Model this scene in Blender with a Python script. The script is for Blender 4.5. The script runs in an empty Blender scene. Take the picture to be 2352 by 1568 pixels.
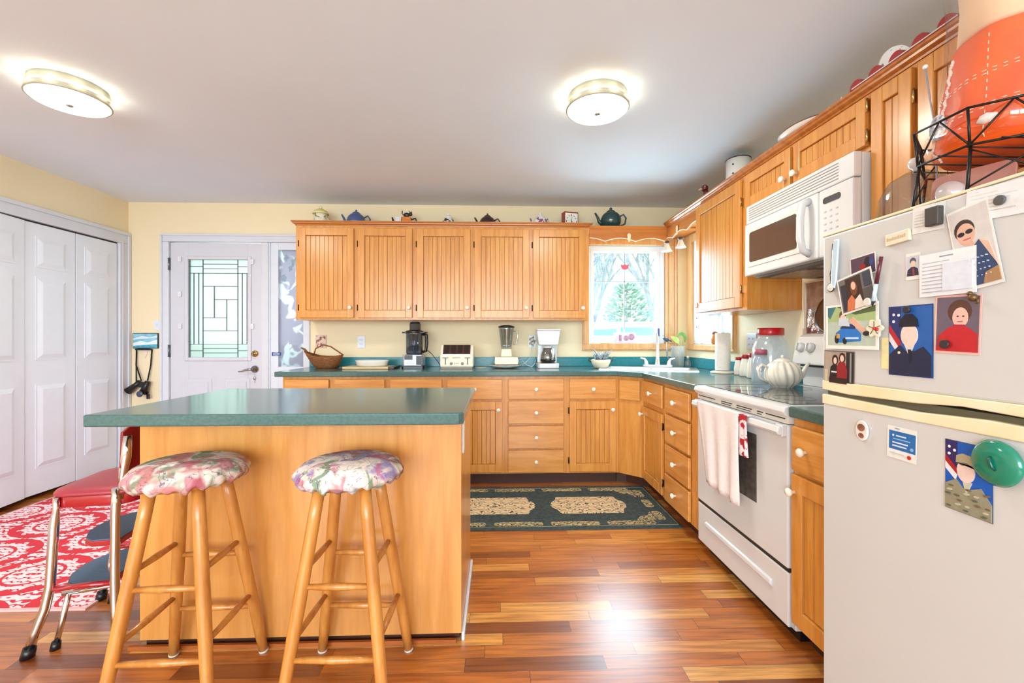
import bpy, math, random
from mathutils import Vector, Matrix
from math import pi, sin, cos, radians as R
random.seed(7)
SC = bpy.context.scene
COL = SC.collection

# ------------------------------------------------------------------ camera, sky, light, exposure
cam_d = bpy.data.cameras.new('camera'); cam = bpy.data.objects.new('camera', cam_d); COL.objects.link(cam)
cam.location = (0, 0, 1.1709); cam.rotation_euler = (pi/2, 0, -0.0333)
cam_d.sensor_width = 36; cam_d.lens = 996.7167*36/2352; cam_d.shift_y = -5.1/2352; cam_d.clip_start = .02
SC.camera = cam
SC.view_settings.view_transform = 'Standard'; SC.view_settings.look = 'None'
SC.view_settings.exposure = 0.14; SC.view_settings.gamma = 1; SC.view_settings.use_curve_mapping = False
W = bpy.data.worlds.new('overcast_sky'); SC.world = W; W.use_nodes = True
wn = W.node_tree; wn.nodes.clear()
wo = wn.nodes.new('ShaderNodeOutputWorld'); wb = wn.nodes.new('ShaderNodeBackground')
wg = wn.nodes.new('ShaderNodeTexCoord'); wr = wn.nodes.new('ShaderNodeValToRGB'); ws = wn.nodes.new('ShaderNodeSeparateXYZ')
wn.links.new(wg.outputs['Generated'], ws.inputs[0]); wn.links.new(ws.outputs['Z'], wr.inputs[0])
wr.color_ramp.elements[0].color = (.80, .93, 1, 1); wr.color_ramp.elements[1].color = (.62, .80, 1, 1)
wn.links.new(wr.outputs[0], wb.inputs[0]); wb.inputs[1].default_value = 4.0
wn.links.new(wb.outputs[0], wo.inputs[0])

def area(name, loc, rot, sx, sy, power, col=(1, 1, 1)):
    d = bpy.data.lights.new(name, 'AREA'); d.shape = 'RECTANGLE'; d.size = sx; d.size_y = sy
    d.energy = power; d.color = col
    o = bpy.data.objects.new(name, d); COL.objects.link(o); o.location = loc; o.rotation_euler = rot
    return o
# unseen fill lamp added behind the camera, then daylight entering by the kitchen windows
area('rear_fill_light', (-1.1, -3.3, 1.45), (R(90), 0, 0), 4.4, 1.9, 250, (.82, .92, 1))
area('sink_window_daylight', (1.22, 4.3, 1.6), (R(-90), 0, 0), .7, .85, 46, (.74, .87, 1))
area('side_window_daylight', (2.05, 3.6, 1.6), (R(90), 0, R(90)), .6, .85, 16, (.85, .94, 1))
area('door_daylight', (-2.35, 4.4, 1.5), (R(-90), 0, 0), 1.0, 1.0, 9, (.85, .95, 1))

# ------------------------------------------------------------------ materials
def lin(c):
    return tuple(((v/255)/12.92 if v/255 <= .04045 else ((v/255+.055)/1.055)**2.4) for v in c)
def base_mat(name):
    m = bpy.data.materials.new(name); m.use_nodes = True
    nt = m.node_tree; return m, nt, nt.nodes['Principled BSDF']
_mats = {}
def M(name, c, rough=.5, metal=0, var=.06, scale=12, c2=None, stretch=(1, 1, 1), emit=None, es=0, alpha=1,
      bump=0, coat=0, lo=.35, hi=.65, spec=.5):
    """procedural principled material: base colour broken by (stretched) noise"""
    if name in _mats: return _mats[name]
    m, nt, b = base_mat(name); L = nt.links.new
    tc = nt.nodes.new('ShaderNodeTexCoord'); mp = nt.nodes.new('ShaderNodeMapping'); no = nt.nodes.new('ShaderNodeTexNoise')
    mp.inputs['Scale'].default_value = stretch; no.inputs['Scale'].default_value = scale; no.inputs['Detail'].default_value = 4
    L(tc.outputs['Object'], mp.inputs[0]); L(mp.outputs[0], no.inputs['Vector'])
    cr = nt.nodes.new('ShaderNodeValToRGB'); cr.color_ramp.elements[0].position = lo; cr.color_ramp.elements[1].position = hi
    a = lin(c); d = lin(c2) if c2 else tuple(v*(1-var) for v in a)
    cr.color_ramp.elements[0].color = (*d, 1); cr.color_ramp.elements[1].color = (*a, 1)
    L(no.outputs['Fac'], cr.inputs[0]); L(cr.outputs[0], b.inputs['Base Color'])
    b.inputs['Roughness'].default_value = rough; b.inputs['Metallic'].default_value = metal
    b.inputs['Specular IOR Level'].default_value = spec
    if coat: b.inputs['Coat Weight'].default_value = coat; b.inputs['Coat Roughness'].default_value = .12
    if emit: b.inputs['Emission Color'].default_value = (*lin(emit), 1); b.inputs['Emission Strength'].default_value = es
    if bump:
        bu = nt.nodes.new('ShaderNodeBump'); bu.inputs['Strength'].default_value = bump; bu.inputs['Distance'].default_value = .01
        L(no.outputs['Fac'], bu.inputs['Height']); L(bu.outputs[0], b.inputs['Normal'])
    if alpha < 1: b.inputs['Alpha'].default_value = alpha
    _mats[name] = m; return m
def wood(name, c, c2, stretch=(14, 14, 1.2), rough=.3, coat=.25, c3=None):
    if name in _mats: return _mats[name]
    m, nt, b = base_mat(name); L = nt.links.new
    tc = nt.nodes.new('ShaderNodeTexCoord'); mp = nt.nodes.new('ShaderNodeMapping'); mp.inputs['Scale'].default_value = stretch
    n1 = nt.nodes.new('ShaderNodeTexNoise'); n1.inputs['Scale'].default_value = 2.2; n1.inputs['Detail'].default_value = 6; n1.inputs['Distortion'].default_value = .6
    oi = nt.nodes.new('ShaderNodeObjectInfo'); ad = nt.nodes.new('ShaderNodeVectorMath'); ad.operation = 'ADD'
    L(tc.outputs['Object'], mp.inputs[0]); L(mp.outputs[0], ad.inputs[0])
    sc = nt.nodes.new('ShaderNodeMath'); sc.operation = 'MULTIPLY'; sc.inputs[1].default_value = 37; L(oi.outputs['Random'], sc.inputs[0]); L(sc.outputs[0], ad.inputs[1])
    L(ad.outputs[0], n1.inputs['Vector'])
    cr = nt.nodes.new('ShaderNodeValToRGB'); e = cr.color_ramp.elements
    e[0].position = .3; e[0].color = (*lin(c2), 1); e[1].position = .62; e[1].color = (*lin(c), 1)
    L(n1.outputs['Fac'], cr.inputs[0])
    n2 = nt.nodes.new('ShaderNodeTexNoise'); n2.inputs['Scale'].default_value = 14; n2.inputs['Detail'].default_value = 3; L(ad.outputs[0], n2.inputs['Vector'])
    mx = nt.nodes.new('ShaderNodeMix'); mx.data_type = 'RGBA'; mx.blend_type = 'MULTIPLY'; mx.inputs[0].default_value = .22
    L(cr.outputs[0], mx.inputs[6]); L(n2.outputs['Fac'], mx.inputs[7]); L(mx.outputs[2], b.inputs['Base Color'])
    b.inputs['Roughness'].default_value = rough; b.inputs['Coat Weight'].default_value = coat; b.inputs['Coat Roughness'].default_value = .2
    _mats[name] = m; return m
def glass_mat(name, tint=(235, 248, 250), gloss=.08, rough=.0, trans=0.0, tcol=(230, 250, 250), pat=None):
    """thin pane: transparent + a little mirror (+ translucent frosting)"""
    if name in _mats: return _mats[name]
    m = bpy.data.materials.new(name); m.use_nodes = True; nt = m.node_tree; nt.nodes.clear(); L = nt.links.new
    o = nt.nodes.new('ShaderNodeOutputMaterial'); t = nt.nodes.new('ShaderNodeBsdfTransparent'); g = nt.nodes.new('ShaderNodeBsdfGlossy')
    t.inputs[0].default_value = (*lin(tint), 1); g.inputs['Roughness'].default_value = rough
    no = nt.nodes.new('ShaderNodeTexNoise'); no.inputs['Scale'].default_value = 5
    mr = nt.nodes.new('ShaderNodeMapRange'); mr.inputs[3].default_value = gloss*.9; mr.inputs[4].default_value = gloss*1.1
    L(no.outputs['Fac'], mr.inputs[0])
    mx = nt.nodes.new('ShaderNodeMixShader'); L(mr.outputs[0], mx.inputs[0]); L(t.outputs[0], mx.inputs[1]); L(g.outputs[0], mx.inputs[2])
    out = mx
    if pat:      # frosted film with clearer leaf shapes
        tc = nt.nodes.new('ShaderNodeTexCoord'); n2 = nt.nodes.new('ShaderNodeTexNoise'); n2.inputs['Scale'].default_value = 9; n2.inputs['Distortion'].default_value = 1.2; n2.inputs['Detail'].default_value = 1
        L(tc.outputs['Object'], n2.inputs['Vector']); cr = nt.nodes.new('ShaderNodeValToRGB'); e = cr.color_ramp.elements
        e[0].position = .54; e[0].color = (*lin(tint), 1); e[1].position = .60; e[1].color = (*lin(pat), 1); L(n2.outputs['Fac'], cr.inputs[0]); L(cr.outputs[0], t.inputs[0])
    if trans > 0:
        tr = nt.nodes.new('ShaderNodeBsdfTranslucent'); tr.inputs[0].default_value = (*lin(tcol), 1)
        m2 = nt.nodes.new('ShaderNodeMixShader'); m2.inputs[0].default_value = trans; L(mx.outputs[0], m2.inputs[1]); L(tr.outputs[0], m2.inputs[2]); out = m2
    L(out.outputs[0], o.inputs[0]); _mats[name] = m; return m
def nodes_mat(name, rough=.6):
    m, nt, b = base_mat(name); b.inputs['Roughness'].default_value = rough; _mats[name] = m
    def node(t, **k):
        n = nt.nodes.new(t)
        for a, v in k.items(): setattr(n, a, v)
        return n
    def mt(op, a, b2=None, c=None):
        n = node('ShaderNodeMath', operation=op)
        for i, v in enumerate((a, b2, c)):
            if v is None: continue
            if isinstance(v, (int, float)): n.inputs[i].default_value = v
            else: nt.links.new(v, n.inputs[i])
        return n.outputs[0]
    return m, nt, b, node, mt
def ramp(node, nt, fac, stops, interp='LINEAR'):
    cr = node('ShaderNodeValToRGB'); cr.color_ramp.interpolation = interp; e = cr.color_ramp.elements
    while len(e) < len(stops): e.new(.5)
    for el, (p, c) in zip(e, stops): el.position = p; el.color = (*lin(c), 1)
    nt.links.new(fac, cr.inputs[0]); return cr.outputs[0]
def mixc(node, nt, fac, a, b, mode='MIX'):
    n = node('ShaderNodeMix', data_type='RGBA', blend_type=mode)
    for i, v in ((0, fac), (6, a), (7, b)):
        if isinstance(v, (int, float)): n.inputs[i].default_value = v
        elif isinstance(v, tuple): n.inputs[i].default_value = (*lin(v), 1)
        else: nt.links.new(v, n.inputs[i])
    return n.outputs[2]

def floor_mat():
    m, nt, b, node, mt = nodes_mat('strip_floor', .22); L = nt.links.new
    b.inputs['Coat Weight'].default_value = .8; b.inputs['Coat Roughness'].default_value = .28; b.inputs['Coat IOR'].default_value = 1.6
    tc = node('ShaderNodeTexCoord'); s = node('ShaderNodeSeparateXYZ'); L(tc.outputs['Object'], s.inputs[0])
    pw = .0665
    ry = mt('DIVIDE', s.outputs[1], pw); row = mt('FLOOR', ry); fy = mt('FRACT', ry)
    w1 = node('ShaderNodeTexWhiteNoise', noise_dimensions='1D'); L(row, w1.inputs['W'])
    off = mt('MULTIPLY', w1.outputs['Value'], 5.0)
    ln = mt('ADD', .42, mt('MULTIPLY', w1.outputs['Value'], .35))
    rx = mt('ADD', mt('DIVIDE', s.outputs[0], ln), off); colx = mt('FLOOR', rx); fx = mt('FRACT', rx)
    w2 = node('ShaderNodeTexWhiteNoise', noise_dimensions='2D'); cv = node('ShaderNodeCombineXYZ'); L(row, cv.inputs[0]); L(colx, cv.inputs[1]); L(cv.outputs[0], w2.inputs['Vector'])
    col = ramp(node, nt, w2.outputs['Value'], [(0, (128, 62, 16)), (.2, (170, 92, 28)), (.45, (200, 118, 42)), (.7, (188, 102, 30)), (.85, (222, 150, 68)), (1, (234, 172, 88))])
    mp = node('ShaderNodeMapping'); mp.inputs['Scale'].default_value = (2, 26, 1); L(tc.outputs['Object'], mp.inputs[0])
    va = node('ShaderNodeVectorMath', operation='ADD'); L(mp.outputs[0], va.inputs[0]); L(w2.outputs['Color'], va.inputs[1])
    no = node('ShaderNodeTexNoise'); no.inputs['Scale'].default_value = 2.5; no.inputs['Detail'].default_value = 6; L(va.outputs[0], no.inputs['Vector'])
    gr = ramp(node, nt, no.outputs['Fac'], [(.3, (165, 150, 140)), (.62, (255, 255, 255))])
    c2 = mixc(node, nt, .8, col, gr, 'MULTIPLY')
    g1 = mt('LESS_THAN', fy, .03); g2 = mt('LESS_THAN', mt('MULTIPLY', fx, ln), .0025)
    gap = mt('MAXIMUM', g1, g2)
    c3 = mixc(node, nt, mt('MULTIPLY', gap, .75), c2, (50, 22, 10)); L(c3, b.inputs['Base Color'])
    bu = node('ShaderNodeBump'); bu.inputs['Strength'].default_value = .25; bu.inputs['Distance'].default_value = .002
    L(mt('SUBTRACT', 1, gap), bu.inputs['Height']); L(bu.outputs[0], b.inputs['Normal'])
    L(mt('ADD', .3, mt('MULTIPLY', no.outputs['Fac'], .12)), b.inputs['Roughness'])
    return m
def red_rug_mat():
    m, nt, b, node, mt = nodes_mat('red_damask_weave', .9); L = nt.links.new
    tc = node('ShaderNodeTexCoord'); s = node('ShaderNodeSeparateXYZ'); L(tc.outputs['Object'], s.inputs[0])
    x = mt('DIVIDE', s.outputs[0], .46); y = mt('DIVIDE', s.outputs[1], .40)
    ix = mt('FLOOR', x)
    y2 = mt('ADD', y, mt('MULTIPLY', ix, .5))
    fx = mt('ABSOLUTE', mt('SUBTRACT', mt('FRACT', x), .5)); fy = mt('ABSOLUTE', mt('SUBTRACT', mt('FRACT', y2), .5))
    # medallion: r<.. with scalloped edge, mirrored coordinates
    ang = mt('ARCTAN2', fy, fx); rr = mt('SQRT', mt('ADD', mt('MULTIPLY', fx, fx), mt('MULTIPLY', mt('MULTIPLY', fy, fy), 1.15)))
    edge = mt('ADD', .40, mt('MULTIPLY', mt('SINE', mt('MULTIPLY', ang, 12)), .035))
    inside = mt('LESS_THAN', rr, edge)
    ring = mt('MULTIPLY', mt('GREATER_THAN', rr, .245), mt('LESS_THAN', rr, .28))
    cv = node('ShaderNodeCombineXYZ'); L(fx, cv.inputs[0]); L(fy, cv.inputs[1])
    wv = node('ShaderNodeTexWave', wave_type='RINGS'); wv.inputs['Scale'].default_value = 3.6; wv.inputs['Distortion'].default_value = 5; wv.inputs['Detail'].default_value = .6; wv.inputs['Detail Scale'].default_value = 4.5
    L(cv.outputs[0], wv.inputs['Vector'])
    scroll = mt('LESS_THAN', wv.outputs['Fac'], .17)
    corner = mt('GREATER_THAN', rr, .52)
    wht = mt('MAXIMUM', mt('MULTIPLY', inside, mt('SUBTRACT', 1, mt('MAXIMUM', scroll, ring))), mt('MULTIPLY', corner, mt('GREATER_THAN', wv.outputs['Fac'], .45)))
    # plain pale border
    L(mixc(node, nt, wht, (214, 48, 66), (244, 226, 232)), b.inputs['Base Color'])
    return m
def cream_scroll_mat(name='cream_scroll_weave', sc=9, th=.32, c1=(212, 186, 138), c2=(58, 68, 62)):
    m, nt, b, node, mt = nodes_mat(name, .95); L = nt.links.new
    tc = node('ShaderNodeTexCoord'); s = node('ShaderNodeSeparateXYZ'); L(tc.outputs['Object'], s.inputs[0])
    cv = node('ShaderNodeCombineXYZ'); L(mt('ABSOLUTE', s.outputs[0]), cv.inputs[0]); L(mt('ABSOLUTE', s.outputs[1]), cv.inputs[1])
    wv = node('ShaderNodeTexWave', wave_type='RINGS'); wv.inputs['Scale'].default_value = sc; wv.inputs['Distortion'].default_value = 9; wv.inputs['Detail'].default_value = 1; wv.inputs['Detail Scale'].default_value = 2.5
    L(tc.outputs['Object'], wv.inputs['Vector'])
    no = node('ShaderNodeTexNoise'); no.inputs['Scale'].default_value = 40; L(tc.outputs['Object'], no.inputs['Vector'])
    f = mt('LESS_THAN', mt('ADD', wv.outputs['Fac'], mt('MULTIPLY', no.outputs['Fac'], .2)), th)
    L(mixc(node, nt, f, c1, c2), b.inputs['Base Color']); return m
def floral_mat(name, seed, mid):
    m, nt, b, node, mt = nodes_mat(name, .8); L = nt.links.new
    tc = node('ShaderNodeTexCoord'); mp = node('ShaderNodeMapping'); mp.inputs['Location'].default_value = (seed, seed*.7, 0); L(tc.outputs['Object'], mp.inputs[0])
    def noi(sc, w, d=3, dist=0):
        n = node('ShaderNodeTexNoise'); n.inputs['Scale'].default_value = sc; n.inputs['Detail'].default_value = d; n.inputs['Distortion'].default_value = dist
        m3 = node('ShaderNodeMapping'); m3.inputs['Location'].default_value = (w, w*1.7, w*.3); L(mp.outputs[0], m3.inputs[0]); L(m3.outputs[0], n.inputs['Vector']); return n.outputs['Fac']
    base = ramp(node, nt, noi(7, 0), [(.35, (226, 218, 200)), (.5, (210, 192, 182)), (.65, (232, 226, 216))])
    c = mixc(node, nt, ramp(node, nt, noi(14, 3, 2, 1), [(.50, (0, 0, 0)), (.60, (235, 235, 235))]), base, (88, 122, 84))
    c = mixc(node, nt, ramp(node, nt, noi(12, 9, 2, 1), [(.48, (0, 0, 0)), (.60, (235, 235, 235))]), c, mid)
    c = mixc(node, nt, ramp(node, nt, noi(15, 14, 2, 1), [(.55, (0, 0, 0)), (.64, (215, 215, 215))]), c, (170, 66, 92))
    vo = noi(11, 21, 2, 2.5)
    ln = mt('LESS_THAN', mt('ABSOLUTE', mt('SUBTRACT', vo, .5)), .009)
    c = mixc(node, nt, mt('MULTIPLY', ln, .75), c, (88, 70, 104)); L(c, b.inputs['Base Color'])
    return m

# ------------------------------------------------------------------ mesh helper
class MB:
    def __init__(s): s.v = []; s.f = []; s.m = []; s.s = []; s.T = None
    def _add(s, vs, fs, m=0, sm=False):
        o = len(s.v)
        s.v += [(s.T @ Vector(p)) if s.T else Vector(p) for p in vs]
        for f in fs: s.f.append([i+o for i in f]); s.m.append(m); s.s.append(sm)
        return s
    def box(s, x0, x1, y0, y1, z0, z1, m=0):
        vs = [(x, y, z) for z in (z0, z1) for y in (y0, y1) for x in (x0, x1)]
        return s._add(vs, [(0, 2, 3, 1), (4, 5, 7, 6), (0, 1, 5, 4), (2, 6, 7, 3), (0, 4, 6, 2), (1, 3, 7, 5)], m)
    def cbox(s, c, d, m=0):
        return s.box(c[0]-d[0]/2, c[0]+d[0]/2, c[1]-d[1]/2, c[1]+d[1]/2, c[2]-d[2]/2, c[2]+d[2]/2, m)
    def tube(s, pts, r, n=10, m=0, closed=False, caps=True, flat=1):
        pts = [Vector(p) for p in pts]; k = len(pts); rs = r if isinstance(r, (list, tuple)) else [r]*k
        vs = []; up0 = None
        for i, p in enumerate(pts):
            a = pts[i-1] if (i > 0 or closed) else p; b = pts[(i+1) % k] if (i < k-1 or closed) else p
            t = (b-a).normalized()
            if up0 is None: up0 = Vector((0, 0, 1)) if abs(t.z) < .9 else Vector((1, 0, 0))
            u = (up0-t*up0.dot(t)).normalized(); w = t.cross(u); up0 = u
            for j in range(n):
                an = 2*pi*j/n; vs.append(p+(u*cos(an)+w*sin(an)*flat)*rs[i])
        fs = []
        for i in range(k if closed else k-1):
            for j in range(n):
                a = i*n+j; b = i*n+(j+1) % n; c = ((i+1) % k)*n+(j+1) % n; d = ((i+1) % k)*n+j
                fs.append((a, b, c, d))
        s._add(vs, fs, m, True)
        if caps and not closed:
            o = len(s.v)-len(vs)
            s.f.append([o+j for j in range(n)][::-1]); s.m.append(m); s.s.append(False)
            s.f.append([o+(k-1)*n+j for j in range(n)]); s.m.append(m); s.s.append(False)
        return s
    def cyl(s, a, b, r, r2=None, n=20, m=0): return s.tube([a, b], [r, r if r2 is None else r2], n, m)
    def lathe(s, prof, c=(0, 0, 0), n=28, m=0, sy=1, fn=None, axis='z', sm=True):
        vs = []
        for (r, z) in prof:
            for j in range(n):
                a = 2*pi*j/n; q = r*(fn(a, z) if fn else 1); x, y = q*cos(a), q*sin(a)*sy
                p = (x, y, z) if axis == 'z' else ((x, -z, y) if axis == 'y' else (-z, x, y))
                vs.append((c[0]+p[0], c[1]+p[1], c[2]+p[2]))
        fs = [(i*n+j, i*n+(j+1) % n, (i+1)*n+(j+1) % n, (i+1)*n+j) for i in range(len(prof)-1) for j in range(n)]
        s._add(vs, fs, m, sm); o = len(s.v)-len(vs)
        if prof[0][0] > 1e-4: s.f.append([o+j for j in range(n)][::-1]); s.m.append(m); s.s.append(False)
        if prof[-1][0] > 1e-4: s.f.append([o+(len(prof)-1)*n+j for j in range(n)]); s.m.append(m); s.s.append(False)
        return s
    def ball(s, c, r, n=16, m=0, sz=1, sy=1):
        k = 9; return s.lathe([(r*sin(pi*i/k) if 0 < i < k else 1e-5, -r*cos(pi*i/k)*sz) for i in range(k+1)], c, n, m, sy)
    def prism(s, poly, a, b, ax='z', m=0, sm=False):
        """extrude 2-D poly between a and b along ax ('z': xy, 'y': xz, 'x': yz)"""
        n = len(poly)
        P = {'z': lambda p, t: (p[0], p[1], t), 'y': lambda p, t: (p[0], t, p[1]), 'x': lambda p, t: (t, p[0], p[1])}[ax]
        vs = [P(p, a) for p in poly]+[P(p, b) for p in poly]
        s._add(vs, [list(range(n))[::-1], list(range(n, 2*n))], m)
        o = len(s.v)-2*n
        for i in range(n): s.f.append([o+i, o+(i+1) % n, o+n+(i+1) % n, o+n+i]); s.m.append(m); s.s.append(sm)
        return s
    def build(s, name, mats, parent=None, bevel=0, seg=2, loc=None, rot=None, solid=0):
        me = bpy.data.meshes.new(name); me.from_pydata([tuple(v) for v in s.v], [], s.f)
        for mm in (mats if isinstance(mats, (list, tuple)) else [mats]): me.materials.append(mm)
        me.polygons.foreach_set('material_index', s.m); me.polygons.foreach_set('use_smooth', s.s)
        import bmesh
        bm = bmesh.new(); bm.from_mesh(me); bmesh.ops.recalc_face_normals(bm, faces=bm.faces); bm.to_mesh(me); bm.free()
        me.update()
        o = bpy.data.objects.new(name, me); COL.objects.link(o)
        if parent is not None: o.parent = parent
        if loc: o.location = loc
        if rot: o.rotation_euler = rot
        if bevel:
            bv = o.modifiers.new('bevel', 'BEVEL'); bv.width = bevel; bv.segments = seg; bv.limit_method = 'ANGLE'; bv.angle_limit = R(50)
        return o
def thing(name, label, cat, loc=(0, 0, 0), rotz=0, group=None, rot=None):
    o = bpy.data.objects.new(name, None); COL.objects.link(o); o.empty_display_size = .05
    o.location = loc; o.rotation_euler = rot if rot else (0, 0, rotz); return tag(o, label, cat, group)
def tag(o, label, cat, group=None):
    o['label'] = label; o['category'] = cat
    if group: o['group'] = group
    return o
def struct(o): o['kind'] = 'structure'; return o
def arc(cx, cy, r, a0, a1, n=8, ry=None):
    return [(cx+r*cos(a0+(a1-a0)*i/n), cy+(ry or r)*sin(a0+(a1-a0)*i/n)) for i in range(n+1)]
def rrect(x0, x1, y0, y1, r, n=4):
    return arc(x1-r, y0+r, r, -pi/2, 0, n)+arc(x1-r, y1-r, r, 0, pi/2, n)+arc(x0+r, y1-r, r, pi/2, pi, n)+arc(x0+r, y0+r, r, pi, 1.5*pi, n)
RW = -pi/2      # things on the right wall face -X

# palette
MAPLE = wood('maple_cabinet', (230, 160, 78), (212, 138, 58))
MAPLE_H = wood('maple_crosscut', (232, 164, 86), (212, 140, 62), stretch=(1.2, 14, 14))
MAPLE_P = wood('maple_beadboard', (228, 160, 74), (208, 134, 52), stretch=(18, 18, 1))
GROOVE = M('stained_groove', (150, 86, 30), .5, var=.1)
CROWN = wood('crown_wood', (206, 128, 56), (184, 106, 42), stretch=(1, 14, 14), rough=.25)
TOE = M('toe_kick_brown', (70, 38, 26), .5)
KNOB = M('knob_porcelain', (248, 240, 226), .15, coat=.4, var=.02)
HINGE = M('aged_hinge_metal', (92, 70, 44), .35, metal=.8)
BRASS = M('brass_metal', (206, 178, 120), .25, metal=1)
GREEN = M('green_laminate', (76, 108, 106), .16, c2=(68, 99, 97), scale=90, lo=.4, hi=.6)
WHITE = M('appliance_white', (222, 223, 224), .22, coat=.3, var=.02)
WPAINT = M('white_trim_paint', (214, 218, 228), .3, var=.02)
DOORE = M('entry_door_paint', (208, 209, 220), .34, var=.02)
DOORW = M('white_door_paint', (230, 236, 248), .32, var=.02)
VINYL = M('white_vinyl', (220, 228, 240), .3, var=.02)
BLACK = M('black_plastic', (24, 24, 28), .3, var=.2)
DARK = M('dark_gap', (46, 42, 38), .6)
CHROME = M('chrome', (225, 225, 228), .12, metal=1, var=.03)
STEEL = M('brushed_steel', (205, 208, 212), .28, metal=1, var=.05, stretch=(1, 30, 1))
GLASS = glass_mat('clear_glass')
CREAMP = M('cream_plastic', (238, 228, 204), .35, var=.03)
FRIDGE = M('fridge_white', (208, 207, 206), .38, var=.02, scale=3)
BEIGE = M('aged_beige_trim', (242, 230, 200), .4, var=.08, c2=(236, 220, 178), scale=9)
RED = M('red_plastic', (200, 24, 34), .25, coat=.3)
WALLC = M('cream_wall_paint', (240, 224, 188), .75, var=.03, scale=2)
CEILC = M('ceiling_paint', (232, 242, 254), .85, var=.03, scale=1.5)

# ------------------------------------------------------------------ room shell
D, XR, XL, ZC, YB = 4.088, 1.7985, -3.3773, 2.4264, -3.2
b = MB().box(XL-.9, XR+.12, YB-.12, D+.12, -.1, 0); struct(b.build('floor', floor_mat()))
struct(MB().box(XL-.9, XR+.12, YB-.12, D+.12, ZC, ZC+.1).build('ceiling', CEILC))
# back wall: openings door+sidelight X -3.02..-1.80 z 0..2.075 ; window .865..1.63 z 1.125..2.065
w = MB(); T0, T1 = D, D+.12
w.box(XL-.9, -3.02, T0, T1, 0, ZC); w.box(-3.02, -1.795, T0, T1, 2.075, ZC); w.box(-1.795, .865, T0, T1, 0, ZC)
w.box(.865, 1.63, T0, T1, 0, 1.125); w.box(.865, 1.63, T0, T1, 2.065, ZC); w.box(1.63, XR+.12, T0, T1, 0, ZC)
struct(w.build('wall_back', WALLC))
w = MB(); w.box(XR, XR+.12, YB, 3.28, 0, ZC); w.box(XR, XR+.12, 3.93, T0, 0, ZC); w.box(XR, XR+.12, 3.28, 3.93, 0, 1.125); w.box(XR, XR+.12, 3.28, 3.93, 2.065, ZC)
struct(w.build('wall_right', WALLC))
w = MB(); w.box(XL-.12, XL, 3.985, T0, 0, ZC); w.box(XL-.12, XL, 2.44, 3.985, 2.035, ZC); w.box(XL-.12, XL, YB, 2.44, 0, ZC)
w.box(XL-.8, XL-.7, 2.3, T0, 0, ZC); w.box(XL-.8, XL-.12, 2.3, 2.4, 0, ZC)
struct(w.build('wall_left', WALLC))
w = MB(); w.box(XL-.12, -3.0, YB-.1, YB, 0, ZC); w.box(1.4, XR+.12, YB-.1, YB, 0, ZC); w.box(-3.0, 1.4, YB-.1, YB, 0, .5); w.box(-3.0, 1.4, YB-.1, YB, 2.3, ZC)
w.box(-.9, -.7, YB-.1, YB, .5, 2.3)
struct(w.build('wall_rear', WALLC))
# door casing and sidelight frame
t = MB()
t.box(-3.073, -3.008, D-.018, D+.11, 0, 2.0655); t.box(-3.073, -1.737, D-.018, D+.11, 2.066, 2.13); t.box(-1.795, -1.737, D-.018, D+.11, 0, 2.0655)
t.box(-3.079, -3.062, D-.028, D-.0185, 0, 2.1175); t.box(-3.079, -1.735, D-.028, D-.0185, 2.118, 2.137)
t.box(-2.176, -2.118, D-.012, D+.11, 0, 2.065)
struct(t.build('trim_1', WPAINT, bevel=.004))
# closet casing
t = MB(); t.box(XL-.1, XL+.018, 3.98, 4.08, 0, 2.0315); t.box(XL-.1, XL+.018, 2.36, 4.08, 2.032, 2.13); t.box(XL-.1, XL+.018, 2.36, 2.44, 0, 2.0315)
t.box(XL+.0185, XL+.03, 4.055, 4.083, 0, 2.1075); t.box(XL+.0185, XL+.03, 2.36, 4.083, 2.108, 2.137); t.box(XL+.0185, XL+.024, 4.0, 4.012, 0, 2.05)
struct(t.build('trim_2', WPAINT, bevel=.004))
t = MB(); t.box(XL, XL+.012, YB, 2.36, 0, .1); struct(t.build('baseboard_left', WPAINT, bevel=.003))
t = MB(); t.box(XL+.03, -3.08, D-.012, D, 0, .1); struct(t.build('baseboard_back', WPAINT, bevel=.003))

# ------------------------------------------------------------------ entry door
FROST = glass_mat('frosted_door_glass', tint=(182, 187, 180), gloss=.03, trans=.4, tcol=(202, 209, 202))
CAME = M('lead_came', (96, 106, 108), .4, metal=.3)
dr = bpy.data.objects.new('door_1', None); COL.objects.link(dr); dr.location = (0, 0, 0); struct(dr)
dy0, dy1 = D+.0, D+.045
m = MB(); m.box(-3.003, -2.84, dy0, dy1, .01, 2.058); m.box(-2.305, -2.18, dy0, dy1, .01, 2.058); m.box(-2.84, -2.305, dy0, dy1, 1.905, 2.058); m.box(-2.84, -2.305, dy0, dy1, .01, 1.005)
m.build('door_slab', DOORE, dr, bevel=.003)
m = MB(); fy = dy0-.014
for a in ((-2.874, -2.84, .972, 1.935), (-2.305, -2.272, .972, 1.935), (-2.84, -2.305, 1.905, 1.935), (-2.84, -2.305, .972, 1.005)): m.box(a[0], a[1], fy, dy0+.01, a[2], a[3])
m.build('glass_frame', DOORE, dr, bevel=.006)
MB().box(-2.84, -2.305, dy0+.015, dy0+.022, 1.005, 1.905).build('glass_pane', FROST, dr)
m = MB()
xa, xb = -2.84, -2.305
def cv(x, z0, z1): m.box(x-.0025, x+.0025, dy0+.008, dy0+.018, z0, z1)
def ch(z, x0, x1): m.box(x0, x1, dy0+.008, dy0+.018, z-.0025, z+.0025)
for x in (-2.718, -2.403): cv(x, 1.005, 1.905)
for x in (-2.80, -2.757): cv(x, 1.125, 1.78)
for x in (-2.363, -2.32): cv(x, 1.125, 1.78)
for z in (1.78, 1.125): ch(z, xa, xb)
for z in (1.843, 1.065): ch(z, xa, -2.718); ch(z, -2.403, xb)
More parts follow.
